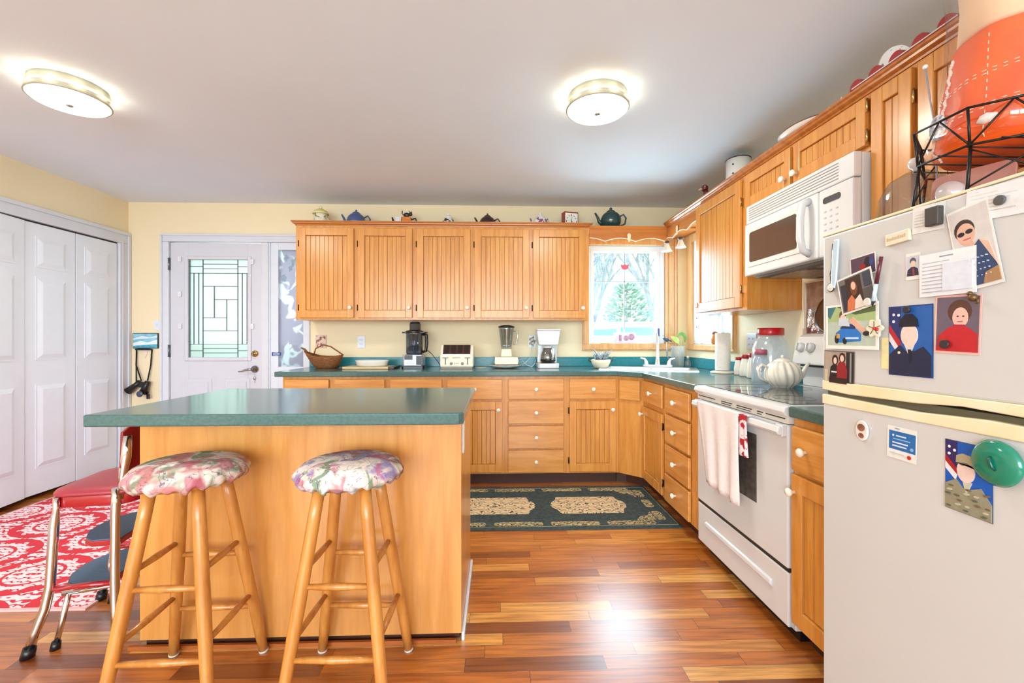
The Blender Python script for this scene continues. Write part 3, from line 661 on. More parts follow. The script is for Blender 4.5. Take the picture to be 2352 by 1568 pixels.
# ------------------------------------------------------------------ ceiling lights
GLOW = M('glowing_diffuser', (255, 252, 240), .4, emit=(255, 248, 226), es=2.2, var=0); RIMC = M('cream_lamp_rim', (186, 180, 160), .35)
def lamp(x, y, label):
    P = thing('ceiling_light', label, 'light', (x, y, ZC), 0, 'round flush ceiling lights')
    MB().lathe([(.148, -.0005), (.150, -.026), (.146, -.030), (.10, -.031), (1e-4, -.031)], n=48).build('mounting_ring', RIMC, P)
    MB().lathe([(.138, -.031), (.148, -.036), (.150, -.047), (.138, -.049)], n=48).build('glass_band', GLOW, P)
    MB().lathe([(.140, -.049), (.160, -.049), (.161, -.072), (.157, -.076), (.152, -.072), (.140, -.069)], n=48).build('lower_ring', RIMC, P)
    MB().lathe([(.156, -.072), (.145, -.082), (.11, -.089), (.05, -.093), (1e-4, -.094)], n=48).build('diffuser', GLOW, P)
    MB().lathe([(.014, -.092), (.014, -.097), (.006, -.101), (1e-4, -.101)], n=16).build('finial', M('finial_metal', (170, 168, 160), .35, metal=.6), P)
    for k_ in range(10):
        d = bpy.data.lights.new('lamp_glow', 'POINT'); d.energy = .09; d.color = (1, .93, .66); d.shadow_soft_size = .02
        o = bpy.data.objects.new('lamp_glow', d); COL.objects.link(o); o.parent = P; a = k_*pi/5; o.location = (.176*cos(a), .176*sin(a), -.044)
    d = bpy.data.lights.new('lamp_light', 'AREA'); d.shape = 'DISK'; d.size = .3; d.energy = 16; d.color = (1, .95, .84)
    o = bpy.data.objects.new('lamp_light', d); COL.objects.link(o); o.parent = P; o.location = (0, 0, -.105)
lamp(-2.126, 2.23, 'round flush ceiling light nearer the closet doors')
lamp(.515, 2.223, 'round flush ceiling light over the aisle in front of the sink')

# ------------------------------------------------------------------ kitchen windows
CAS = wood('window_casing', (232, 184, 128), (216, 160, 100), stretch=(14, 14, 1.2), rough=.25)  # casing wood is paled to hold the window glare in its colour
wn2 = bpy.data.objects.new('window_2', None); COL.objects.link(wn2); struct(wn2)
m = MB(); yy0, yy1 = D-.018, D
m.box(.80, .864, yy0, yy1, 1.1275, 2.0625); m.box(1.631, 1.715, yy0, yy1, 1.1275, 2.0625); m.box(.80, 1.715, yy0, yy1, 2.063, 2.13); m.box(.80, 1.715, yy0, yy1, 1.062, 1.127)
m.box(.815, .83, D-.03, D-.0185, 1.0905, 2.12); m.box(1.68, 1.70, D-.03, D-.0185, 1.0905, 2.12); m.box(.815, 1.70, D-.03, D-.0185, 1.075, 1.09)
m.box(1.601, 1.6295, D-.001, D+.09, 1.131, 2.0645); m.box(.8655, 1.6295, D-.001, D+.09, 1.1255, 1.1305)
m.build('window_casing', CAS, wn2, bevel=.003)
m = MB(); a0, a1 = D+.02, D+.075
m.box(.868, .9145, a0, a1, 1.2055, 2.0055); m.box(1.5225, 1.60, a0, a1, 1.2055, 2.0055); m.box(.868, 1.60, a0, a1, 2.006, 2.062); m.box(.868, 1.60, a0, a1, 1.132, 1.205)
m.box(.888, .893, a0-.006, a0+.01, 1.15, 2.04); m.box(1.553, 1.560, a0-.008, a0+.01, 1.14, 2.05)
m.build('sash_frame', VINYL, wn2, bevel=.003)
MUN = M('grey_muntin', (150, 176, 190), .4)
MB().box(1.2145, 1.2235, D+.044, D+.054, 1.205, 2.006).box(.915, 1.522, D+.044, D+.054, 1.720, 1.728).box(.915, 1.522, D+.044, D+.054, 1.447, 1.454).build('muntins', MUN, wn2)
MB().box(.915, 1.522, D+.056, D+.061, 1.205, 2.006).build('glass_pane', GLASS, wn2)
wn3 = bpy.data.objects.new('window_3', None); COL.objects.link(wn3); struct(wn3)
m = MB(); x0, x1 = XR-.018, XR
m.box(x0, x1, 3.20, 3.279, 1.1185, 2.0625); m.box(x0, x1, 3.931, 4.01, 1.1185, 2.0625); m.box(x0, x1, 3.20, 4.01, 2.063, 2.13); m.box(x0, x1, 3.20, 4.01, 1.07, 1.118)
m.box(XR-.03, XR-.0185, 3.215, 3.23, 1.093, 2.12); m.box(XR-.032, XR-.0185, 3.20, 4.01, 1.078, 1.092)
m.box(XR-.0, XR+.09, 3.281, 3.929, 1.1255, 1.1275)
m.build('window_casing', CAS, wn3, bevel=.003)
m = MB(); m.box(XR+.004, XR+.075, 3.83, 3.929, 1.128, 2.0645); m.box(XR+.004, XR+.075, 3.281, 3.30, 1.128, 2.0645); m.box(XR+.03, XR+.074, 3.3005, 3.8295, 2.01, 2.0645); m.box(XR+.03, XR+.074, 3.3005, 3.8295, 1.128, 1.15)
m.box(XR+.03, XR+.073, 3.63, 3.67, 1.1505, 2.0095)
m.build('sash_frame', VINYL, wn3, bevel=.003)
MB().box(XR+.05, XR+.055, 3.30, 3.83, 1.15, 2.01).build('glass_pane', GLASS, wn3)
m = MB()
for z in (1.28, 1.36, 1.52, 1.75): m.cyl((XR+.0, 3.87, z), (XR+.005, 3.87, z), .005, n=10)
m.build('screw_hole', DARK, wn3)

# things in the windows
P = thing('photo_card', 'small pinkish photo card standing on the sink window sill', 'card', (1.225, D+.008, 1.131))
MB().box(-.095, .095, 0, .003, 0, .105).build('card', M('pale_pink_card', (224, 206, 218), .5), P)
MB().box(-.07, -.045, -.001, 0, .02, .08).prism(arc(.0, .05, .026, 0, 2*pi, 12)[:-1], -.001, 0, 'y').prism(arc(.05, .062, .03, 0, 2*pi, 12)[:-1], -.001, 0, 'y').build('picture', M('dusty_rose_ink', (190, 150, 168), .6, c2=(150, 120, 150), scale=40), P)
P = thing('sill_ornament', 'small flat white ornament lying on the left of the sink window sill', 'ornament', (1.03, D+.008, 1.131))
MB().lathe([(1e-4, 0), (.05, 0), (.055, .01), (.04, .016), (1e-4, .02)], sy=.25).build('dish', M('cream_ceramic', (240, 236, 220), .3), P); MB().cyl((0, 0, .018), (.01, 0, .05), .004).build('stem', M('cream_ceramic', (240, 236, 220), .3), P)
P = thing('suncatcher', 'small red bowl shaped suncatcher hanging in the sink window', 'suncatcher', (1.219, D+.035, 1.845))
MB().prism([(-.035, .045), (-.04, .03), (-.028, .0), (-.012, -.008), (.012, -.008), (.028, 0), (.04, .03), (.035, .045), (.018, .035), (0, .045), (-.018, .035)], 0, .006, 'y').build('red_glass', M('rose_glass', (206, 96, 120), .3), P)
MB().cyl((0, .003, .04), (0, .003, .15), .0012, n=6).build('string', DARK, P)
P = thing('window_marker', 'dark purple pen clipped upright to the sash of the sink window', 'pen', (1.535, D+.006, 1.20))
MB().cyl((0, 0, 0), (0, 0, .075), .008).build('barrel', M('purple_plastic', (74, 66, 150), .35), P); MB().cyl((0, 0, -.01), (0, 0, 0), .006).build('tip', WHITE, P)
P = thing('bird_ornament', 'small blue bird ornament on a stem beside the tall faucet', 'ornament', (1.585, 4.02, 1.10))
b = MB().ball((0, 0, .065), .022, sz=.75, sy=.6); b.ball((-.022, 0, .078), .012); b.prism([(.012, .06), (.05, .045), (.046, .058), (.018, .072)], -.004, .004, 'y'); b.build('body', M('blue_bird_paint', (52, 84, 124), .4), P)
MB().cyl((.0, 0, -.094), (0, 0, .05), .0025, n=8).build('stem', CHROME, P); MB().cyl((-.034, 0, .078), (-.044, 0, .076), .003, .0005, n=8).build('beak', M('beak_dark', (60, 60, 66), .4), P)
for x, y, z, lb in ((1.30, 3.725, 2.035, 'above the middle of the sink window'), (1.4545, 3.42, 2.035, 'facing the room near the corner')):
    pass
P = thing('valance_hook', 'small white teardrop hook fixed to the valance above the sink window', 'hook', (1.142, 3.737, 2.02))
MB().lathe([(1e-4, .072), (.012, .068), (.017, .055), (.014, .03), (.007, .01), (.009, 0), (1e-4, -.004)], (0, -.003, 0), 14, sy=.4).build('drop', VE, P)
P = thing('valance_hook', 'small white teardrop hook on the side valance, facing left', 'hook', (1.468, 3.50, 2.03), RW)
MB().lathe([(1e-4, .072), (.012, .068), (.017, .055), (.014, .03), (.007, .01), (.009, 0), (1e-4, -.004)], (0, -.003, 0), 14, sy=.4).build('drop', VE, P)
def bell(loc, lb, dark):
    P = thing('bell_ornament', lb, 'ornament', loc)
    MB().lathe([(1e-4, .075), (.012, .07), (.02, .05), (.026, .03), (.042, .006), (.046, 0), (.040, .003), (1e-4, .03)], n=20, fn=lambda a, z: 1+.06*cos(6*a)).build('bell', M('white_bisque', (240, 236, 228), .5), P)
    MB().cyl((0, 0, .07), (0, 0, .07+dark), .0015, n=6).build('string', DARK, P)
    MB().lathe([(1e-4, .09), (.02, .085), (.026, .074), (.012, .066), (1e-4, .066)], n=14).build('cap', M('dark_cap', (70, 62, 52), .5), P)
bell((1.462, 3.70, 1.93), 'white bell ornament hanging at the inner corner of the two valances', .03)
bell((1.565, 3.66, 1.955), 'white bell ornament under a dark cap, hanging in front of the side window casing', .02)
P = thing('star_ornament', 'small orange starfish ornament on the edge of the cabinet beside the side window', 'ornament', (1.445, 3.10, 1.415), RW)
MB().prism([((.022 if i % 2 == 0 else .009)*sin(pi*i/5), (.022 if i % 2 == 0 else .009)*cos(pi*i/5)) for i in range(10)], -.003, .003, 'y').build('star', M('orange_star', (226, 130, 80), .5), P)
P = thing('amber_jar', 'small amber glass jar standing on the side window sill', 'jar', (1.80, 3.53, 1.1285))
MB().lathe([(.022, 0), (.03, .01), (.032, .06), (.026, .075), (.022, .085)]).build('body', M('amber_glass', (206, 120, 30), .1, alpha=.85), P)
MB().lathe([(.024, .085), (.024, .105), (1e-4, .107)]).build('lid', M('brown_lid', (120, 60, 30), .4), P)

# ------------------------------------------------------------------ sink and faucet
P = thing('sink', 'double bowl stainless steel sink set diagonally in the corner countertop', 'sink', (1.30, 3.70, .917), R(-22))
m = MB()
def ringplate(m, X0, X1, Y0, Y1, holes, z0, z1):
    xs = sorted({X0, X1, *[h[0] for h in holes], *[h[1] for h in holes]}); ys = sorted({Y0, Y1, *[h[2] for h in holes], *[h[3] for h in holes]})
    for i in range(len(xs)-1):
        for j in range(len(ys)-1):
            cx, cy = (xs[i]+xs[i+1])/2, (ys[j]+ys[j+1])/2
            if any(h[0] < cx < h[1] and h[2] < cy < h[3] for h in holes): continue
            m.box(xs[i], xs[i+1], ys[j], ys[j+1], z0, z1)
H = [(-.33, -.015, -.17, .12), (.015, .33, -.17, .12)]
ringplate(m, -.39, .39, -.225, .225, H, .0005, .006); 
m.build('rim', STEEL, P)
for h in H:
    q = MB(); q.box(h[0], h[0]+.003, h[2], h[3], -.16, .002).box(h[1]-.003, h[1], h[2], h[3], -.16, .002).box(h[0], h[1], h[2], h[2]+.003, -.16, .002).box(h[0], h[1], h[3]-.003, h[3], -.16, .002).box(h[0], h[1], h[2], h[3], -.163, -.158)
    q.lathe([(.04, -.157), (.03, -.155), (1e-4, -.156)], ((h[0]+h[1])/2, (h[2]+h[3])/2, 0), 20); q.build('bowl', STEEL, P)
WC = M('white_chrome', (238, 240, 242), .15, metal=.35)
P = thing('faucet', 'tall white and chrome two handle faucet behind the corner sink', 'faucet', (1.43, 3.835, .925), R(-22))
MB().prism(rrect(-.125, .125, -.028, .028, .027), 0, .018).build('base_plate', WC, P, bevel=.004)
MB().tube([(0, 0, .015), (0, 0, .10), (0, 0, .24), (-.005, -.02, .29), (-.012, -.07, .31), (-.02, -.12, .295), (-.022, -.135, .27)], [.022, .014, .012, .0115, .011, .011, .012], 14).build('spout', WC, P)
for s_ in (-1, 1): MB().tube([(s_*.095, 0, .015), (s_*.098, 0, .045), (s_*.11, -.005, .07), (s_*.145, -.015, .078)], [.020, .015, .009, .006], 12).build('lever', WC, P)
P = thing('water_pitcher', 'clear plastic pitcher behind the sink at the corner', 'pitcher', (1.668, 3.965, .918))
PL = glass_mat('hazy_plastic', tint=(253, 254, 255), gloss=.12, rough=.12, trans=.22, tcol=(250, 252, 255))
MB().lathe([(1e-4, 0), (.048, 0), (.052, .01), (.064, .185), (.067, .19), (.061, .187), (.049, .012), (1e-4, .01)], n=28).build('body', PL, P)
MB().tube([(-.06, 0, .165), (-.095, 0, .16), (-.10, 0, .10), (-.075, 0, .05), (-.054, 0, .045)], .006, 8).build('handle', M('grey_handle', (130, 138, 150), .3), P)
P = thing('leaf_cutting', 'green plant cutting with one big leaf rising from behind the clear pitcher', 'plant', (1.70, 3.985, .925))
LG = M('fresh_leaf_green', (110, 170, 70), .4, c2=(60, 120, 50), scale=20); LY = M('pale_leaf_green', (206, 226, 130), .4, c2=(160, 200, 96), scale=20)
MB().tube([(0, 0, 0), (.01, 0, .12), (.015, -.01, .26), (0, -.03, .30)], .003, 6).tube([(-.01, 0, 0), (-.015, 0, .15), (-.03, -.01, .25)], .0025, 6).build('stem', LY, P)
def leafm(pts, thick, mat, name, P):
    MB().prism(pts, -thick, thick, 'y').build(name, mat, P)
MB().prism([(.03, .21), (.045, .26), (.03, .30), (0, .315), (-.03, .30), (-.055, .265), (-.03, .275), (0, .285), (.018, .265)], -.035, -.028, 'y').build('leaf', LG, P, bevel=.002)
MB().prism([(-.02, .20), (-.015, .245), (-.045, .27), (-.10, .275), (-.085, .25), (-.06, .22)], -.022, -.016, 'y').build('leaf', LY, P, bevel=.002)
P = thing('soap_bottle', 'small clear dish soap bottle right of the pitcher', 'bottle', (1.735, 3.90, .918))
MB().lathe([(.022, 0), (.025, .005), (.025, .05), (.012, .065), (.010, .08)]).build('body', PL, P); MB().lathe([(.011, .08), (.011, .10), (1e-4, .102)]).build('cap', WHITE, P)

# succulent bowl
P = thing('succulent_bowl', 'cream ceramic bowl of spiky succulents on the counter below the sink window', 'plant', (.90, 3.76, .9175))
MB().lathe([(.035, 0), (.06, .01), (.082, .05), (.086, .075), (.080, .077), (.074, .055), (1e-4, .06)], n=32).build('bowl', M('cream_glaze', (238, 232, 208), .2, coat=.4), P)
for s_ in (-1, 1): MB().tube([(s_*.084, 0, .055), (s_*.105, 0, .072), (s_*.10, 0, .095), (s_*.08, 0, .08)], .006, 8).build('handle', M('dark_brown_glaze', (70, 50, 44), .3), P)
MB().lathe([(1e-4, .07), (.074, .066)]).build('soil', M('red_brown_soil', (110, 54, 50), .9, scale=80, var=.5), P)
rnd = random.Random(4)
for i in range(22):
    a = rnd.random()*6.28; r = rnd.random()*.05; l = .06+rnd.random()*.05; x, y = r*cos(a), r*sin(a)
    MB().tube([(x, y, .065), (x+.25*l*cos(a), y+.25*l*sin(a), .065+l*.55), (x+.6*l*cos(a), y+.6*l*sin(a), .065+l)], [.007, .008, .001], 6).build('leaf', M('succulent_grey_green', (92, 112, 122), .5, c2=(200, 208, 214), scale=60), P)

# ------------------------------------------------------------------ teapots and other things on the cabinets
def teapot(name, label, cat, loc, r, h, mats,  spout=-1, fl=None, rz=0, lidk=1, sphere=.9, group=None):
    P = thing(name, label, cat, loc, rz, group); mb, ml = mats[0], mats[-1]
    n = 18 if fl else 9; pr = [(r*.55, 0)]
    for i in range(n+1):
        t = i/n; a = -1.1+t*2.25; pr.append((r*cos(a)**sphere if cos(a) > 0 else r*.4, h*.42+h*.40*sin(a)/sin(1.1)*.98))
    B = MB().lathe(pr, n=140 if fl else 32, fn=fl).build('body', mb, P)
    zt = pr[-1][1]; rt = pr[-1][0]
    L_ = MB().lathe([(rt*1.02, zt-.002), (rt*.95, zt+h*.03), (rt*.6, zt+h*.09), (rt*.15, zt+h*.12), (1e-4, zt+h*.12)], n=24).build('lid', ml, P)
    MB().ball((0, 0, zt+h*.16), h*.055*lidk).build('knob', ml, L_)
    s = spout
    MB().tube([(s*r*.80, 0, h*.25), (s*r*1.15, 0, h*.38), (s*r*1.32, 0, h*.60), (s*r*1.55, 0, h*.78)], [r*.24, r*.17, r*.12, r*.09], 12).build('spout', mb, P)
    MB().tube([(-s*r*.86, 0, h*.62), (-s*r*1.25, 0, h*.72), (-s*r*1.50, 0, h*.55), (-s*r*1.38, 0, h*.28), (-s*r*.90, 0, h*.16)], r*.085, 10).build('handle', mb, P)
    return P, B
ZT = 2.1405
def GL(n, c, **k): return M(n, c, .15, coat=.6, **k)
teapot('teapot', 'blue glazed teapot on the back cabinets, second from the left', 'teapot', (-1.255, 3.90, ZT), .082, .175, [GL('blue_glaze', (66, 88, 140))])
teapot('teapot', 'dark brown teapot on the back cabinets', 'teapot', (-.09, 3.90, ZT), .074, .155, [GL('brown_glaze', (48, 24, 28))])
FLW = M('white_floral_china', (240, 236, 236), .2, c2=(150, 84, 110), scale=30, lo=.44, hi=.48, coat=.4)
teapot('teapot', 'small white china teapot with purple flowers, left of the red clock', 'teapot', (.385, 3.90, ZT), .062, .165, [FLW, M('white_china', (242, 240, 236), .2)], lidk=1.2)
teapot('teapot', 'large dark green teapot on the valance shelf above the sink window', 'teapot', (1.015, 3.86, 2.1525), .092, .19, [GL('green_glaze', (24, 66, 66))], lidk=1.3)
P = thing('biscuit_jar', 'yellow and white lidded ceramic jar at the left end of the cabinet tops', 'jar', (-1.565, 3.90, ZT))
MB().lathe([(.055, 0), (.064, .006), (.062, .02), (.054, .03), (.055, .11), (.058, .135)], n=32).build('body', M('yellow_floral_ceramic', (238, 232, 215), .25, c2=(150, 140, 60), scale=26, lo=.40, hi=.46), P)
L_ = MB().lathe([(.068, .135), (.070, .142), (.052, .165), (.022, .182), (.010, .186), (1e-4, .187)], n=32).build('lid', M('yellow_glaze', (222, 196, 50), .25, c2=(238, 228, 160), scale=10), P)
MB().ball((0, 0, .198), .012).build('knob', M('cream_glaze', (238, 232, 208), .2), L_)
for s_ in (-1, 1): MB().tube([(s_*.056, 0, .06), (s_*.072, 0, .08), (s_*.056, 0, .10)], .005, 8).build('side_handle', M('cream_glaze', (238, 232, 208), .2), P)
P = thing('cat_teapot', 'novelty black and orange teapot shaped like a stove with a black cat on top', 'teapot', (-.82, 3.90, ZT))
BG = GL('black_glaze', (26, 24, 30)); OG = GL('orange_glaze', (222, 134, 54)); WG = GL('white_glaze', (228, 230, 236))
MB().box(-.03, .055, -.04, .04, 0, .055).build('stove_base', BG, P, bevel=.006); MB().box(-.028, .052, -.038, .038, .055, .115).build('orange_top', OG, P, bevel=.005)
MB().box(-.085, -.032, -.035, .035, 0, .115).build('white_pillar', WG, P, bevel=.005)
ctb = MB().ball((.01, 0, .138), .03, sz=.7, sy=.6); ctb.ball((.045, 0, .145), .016); ctb.prism([(.034, .155), (.038, .178), (.046, .160)], -.006, .006, 'y').prism([(.046, .158), (.056, .174), (.058, .152)], -.006, .006, 'y').tube([(-.015, 0, .135), (-.03, 0, .15), (-.028, 0, .175)], .005, 8)
ctb.build('cat_figure', BG, P)
MB().tube([(-.085, 0, .03), (-.105, 0, .05), (-.11, 0, .09), (-.118, 0, .115)], [.014, .011, .009, .007], 10).build('spout', BG, P)
MB().tube([(.052, 0, .10), (.09, 0, .108), (.10, 0, .07), (.085, 0, .03), (.052, 0, .02)], .006, 8).build('handle', BG, P)
COW = M('black_cow_china', (240, 236, 220), .25, c2=(34, 34, 38), scale=30, lo=.44, hi=.47, coat=.4)
P = thing('sugar_bowl', 'small cream pottery pot with black cow pattern on the cabinet tops', 'pot', (-.44, 3.90, ZT))
MB().lathe([(.04, 0), (.056, .01), (.060, .05), (.052, .09), (.036, .11)], n=28).build('body', COW, P)
L_ = MB().lathe([(.038, .108), (.038, .118), (.02, .135), (1e-4, .138)], n=24).build('lid', M('white_china', (242, 240, 236), .2), P); MB().ball((0, 0, .146), .010).build('knob', M('white_china', (242, 240, 236), .2), L_)
for s_ in (-1, 1): MB().tube([(s_*.055, 0, .08), (s_*.075, 0, .075), (s_*.075, 0, .045), (s_*.057, 0, .035)], .004, 8).build('handle', M('tan_handle', (170, 140, 100), .3), P)
P = thing('table_clock', 'square red table clock with a white face on the cabinet tops', 'clock', (.65, 3.885, ZT), R(14))
MB().box(-.068, .068, -.035, .035, 0, .168).build('case', M('dark_red_lacquer', (140, 26, 26), .25), P, bevel=.004)
F_ = MB().box(-.060, .060, -.037, -.034, .008, .155).build('face', M('clock_face', (240, 236, 226), .4), P)
q = MB()
for i in range(12):
    a = i*pi/6; x, z = .048*sin(a), .082+.055*cos(a); l = .009 if i % 3 == 0 else .005
    q.box(x-.003, x+.003, -.039, -.037, z-l, z+l*.6)
q.build('hour_marks', BLACK, F_)
MB().prism([(-.003, .082), (-.012, .060), (.003, .08)], -.041, -.039, 'y').prism([(-.002, .082), (.003, .122), (.003, .082)], -.041, -.039, 'y').prism([(0, .084), (.026, .062), (.0, .080)], -.041, -.039, 'y').build('hands', BLACK, F_)
# right wall tops
P = thing('enamel_tin', 'white enamel tin with dark rim on top of the cabinet left of the microwave', 'tin', (1.62, 2.87, 2.1405))
MB().lathe([(.072, 0), (.076, .004), (.076, .235)], n=36).lathe([(.0758, .235), (.072, .235), (.072, .02), (1e-4, .02)], n=36).build('body', M('white_enamel', (242, 236, 228), .3, c2=(210, 190, 190), scale=10, lo=.25, hi=.33), P)
MB().tube([(.0765*cos(a), .0765*sin(a), .237) for a in [i*2*pi/36 for i in range(36)]], .003, 6, closed=True).build('rim', BLACK, P)
for z in (.19, .13): MB().cyl((-.072*.8-.0, -.072*.6-.0, z), (-.0765*.8, -.0765*.6, z), .006).build('rivet', DARK, P)
P = thing('duck_figurine', 'dark red duck head figurine on top of the right upper cabinets', 'figurine', (1.565, 3.20, 2.1605), R(180))
d_ = MB().tube([(0, 0, 0), (-.01, 0, .05), (.0, 0, .10), (.012, 0, .135)], [.035, .026, .022, .014], 14); d_.ball((.014, 0, .14), .026); d_.build('body', GL('oxblood_glaze', (96, 20, 22)), P)
MB().cyl((.034, 0, .136), (.06, 0, .128), .009, .004).build('beak', M('pale_beak', (220, 190, 160), .4), P); MB().ball((.022, .02, .148), .005).build('eye', WHITE, P)
P = thing('frog_dish', 'small green ceramic dish on the corner shelf above the side window', 'figurine', (1.56, 3.43, 2.1605))
MB().lathe([(.03, 0), (.05, .02), (.055, .05), (.035, .085), (1e-4, .095)], n=24, fn=lambda a, z: 1+.1*cos(3*a)).build('body', GL('moss_glaze', (50, 84, 66), c2=(30, 60, 48)), P)
MB().tube([(-.05, 0, .03), (-.085, 0, .02), (-.09, -.01, .045)], .008, 8).build('handle', WG, P)
P = thing('folded_paper', 'crumpled white paper cone lying on the cabinet above the microwave', 'paper', (1.50, 1.93, 2.1785))
MB()._add([(0, 0, 0), (.06, .02, 0), (.05, -.09, 0), (-.01, -.07, 0), (.02, -.06, .065), (.03, .0, .02)], [(0, 1, 5), (1, 2, 4, 5), (2, 3, 4), (3, 0, 5, 4), (0, 3, 2, 1)]).build('sheet', M('white_paper', (240, 238, 234), .8), P)
P = thing('serving_platter', 'thin white oval platter with brown edge lying on the cabinet above the microwave', 'platter', (1.515, 2.08, 2.1785))
MB().lathe([(1e-4, .004), (.06, .004), (.10, .018), (.098, .022), (.06, .008), (1e-4, .008)], n=40, sy=1.6).build('plate', M('white_china', (242, 240, 236), .2), P)
MB().tube([(.10*cos(a), .16*sin(a), .021) for a in [i*2*pi/40 for i in range(40)]], .0025, 6, closed=True).build('rim', M('brown_edge', (110, 66, 50), .4), P)
P = thing('scalloped_tray', 'red and white scalloped tray standing along the top of the right cabinets', 'tray', (1.454, 1.50, 2.1785))
q = MB(); q.box(-.014, .045, -.19, .215, 0, .008)
for i in range(5):
    yc = -.15+i*.088; q.prism([(yc+.030*cos(a), .006+.030*sin(a)) for a in [pi*j/10 for j in range(11)]], -.012, .040, 'x')
q.build('body', M('scallop_red', (166, 22, 24), .35, coat=.3), P)
MB().box(-.018, -.0145, -.19, .215, .004, .008).build('white_piping', WHITE, P)
P = thing('shell_fan', 'white speckled fan shaped ceramic ornament behind the scalloped tray', 'ornament', (1.575, 1.665, 2.1405), R(-30))
fan = [(0, 0)]+[(.055*cos(a), .095+.055*sin(a)) for a in [-.5+i*(pi+1)/16 for i in range(17)]]
MB().prism([(x, z*1.25) for x, z in fan], -.012, .012, 'y').build('body', M('speckled_white', (240, 236, 232), .4, c2=(120, 130, 140), scale=60, lo=.33, hi=.38), P, bevel=.005)

# ------------------------------------------------------------------ back counter
ZC0 = .9175
WK = M('wicker', (168, 104, 50), .6, c2=(96, 54, 22), scale=60, stretch=(1, 1, 6), bump=.6)
P = thing('wicker_basket', 'brown wicker basket with arched handle at the left end of the back counter', 'basket', (-1.505, 3.86, ZC0))
N_ = 32; vs = []; 
for (k_, z, t_) in ((.55, 0, 0), (.62, .004, 0), (.80, .04, 0), (.93, .08, 1), (1.0, .105, 1), (.96, .105, 1), (.78, .045, 0), (.55, .01, 0)):
    for j in range(N_):
        a = 2*pi*j/N_; x, y = .15*cos(a)*k_, .095*sin(a)*k_
        up = (.045*max(0, -cos(a))**3+.015*max(0, cos(a))**3)*t_*(z/.105); ex = -.04*max(0, -cos(a))**6*t_*(z/.105)
        vs.append((x+ex, y, z+up*1.0))
B_ = MB(); B_._add(vs, [(i*N_+j, i*N_+(j+1) % N_, (i+1)*N_+(j+1) % N_, (i+1)*N_+j) for i in range(7) for j in range(N_)]+[list(range(N_))[::-1], [7*N_+j for j in range(N_)]], 0, True)
B_.build('body', WK, P)
MB().tube([(-.105, 0, .115), (-.09, 0, .17), (-.03, 0, .205), (.04, 0, .19), (.10, 0, .15), (.15, 0, .115)], .006, 8).build('handle', WK, P)
MB().tube([(-.14, .02, .10), (-.19, .01, .165), (-.215, 0, .18)], [.012, .010, .006], 8).build('woven_end', WK, P)
P = thing('wall_tile', 'small square art tile with reddish picture on the wall above the basket', 'picture', (-1.637, D-.0005, 1.15))
MB().box(-.05, .05, -.008, 0, -.06, .06).build('tile', M('pinkish_tile', (214, 190, 176), .4), P)
MB().box(-.042, .042, -.009, -.008, -.052, .052).build('picture', M('tile_sketch', (220, 196, 180), .5, c2=(140, 74, 66), scale=38, lo=.42, hi=.5), P)
def outlet(x, z, lb, loc=None, rz=0, w_=.07, n=1):
    P = thing('wall_outlet', lb, 'outlet', loc or (x, D-.0005, z), rz)
    MB().box(-w_/2, w_/2, -.006, 0, -.057, .057).build('plate', VINYL, P, bevel=.002)
    q = MB()
    for i in range(n):
        ox = (i-(n-1)/2)*.05
        for dz in (-.02, .02): q.box(ox-.009, ox-.006, -.0075, -.006, dz-.006, dz+.006).box(ox+.006, ox+.009, -.0075, -.006, dz-.006, dz+.006)
    q.build('slots', M('grey_slot', (140, 140, 150), .5), P)
    return P
outlet(-1.268, 1.146, 'white wall outlet above the cutting board')
P = outlet(.327, 1.150, 'wall outlet with decorated grey plate behind the coffee maker')
MB().prism([(.03*cos(a)*(1+.2*cos(5*a)), .045*sin(a)*(1+.2*cos(5*a))) for a in [i*2*pi/30 for i in range(30)]], -.0085, -.0076, 'y').build('floral_decal', M('grey_decal', (120, 120, 126), .6, c2=(214, 208, 190), scale=60, lo=.45, hi=.5), P)
outlet(0, 0, 'double white outlet plate on the right wall above the small jars', (XR-.0005, 3.01, 1.155), RW, .115, 2)
BAM = wood('bamboo_board', (232, 208, 160), (214, 186, 134), stretch=(2, 20, 20), rough=.4)
P = thing('cutting_board', 'bamboo cutting board with dark ends under the white dish', 'cutting board', (-1.115, 3.84, ZC0))
MB().box(-.20, .185, -.12, .12, .001, .019).build('board', BAM, P, bevel=.003)
MB().box(-.228, -.2005, -.12, .12, .001, .019).box(.1855, .235, -.12, .12, .001, .019).build('end_cap', M('dark_walnut', (74, 50, 38), .4), P, bevel=.003)
P = thing('baking_dish', 'white fluted oval baking dish on the bamboo cutting board', 'dish', (-1.10, 3.85, ZC0+.0195))
MB().lathe([(.115, 0), (.130, .006), (.142, .045), (.145, .05), (.138, .05), (.126, .012), (1e-4, .010)], n=96, sy=.68, fn=lambda a, z: 1+.012*cos(40*a)*(1 if z > .004 else 0)).build('dish', M('white_stoneware', (242, 240, 236), .25, coat=.3), P)
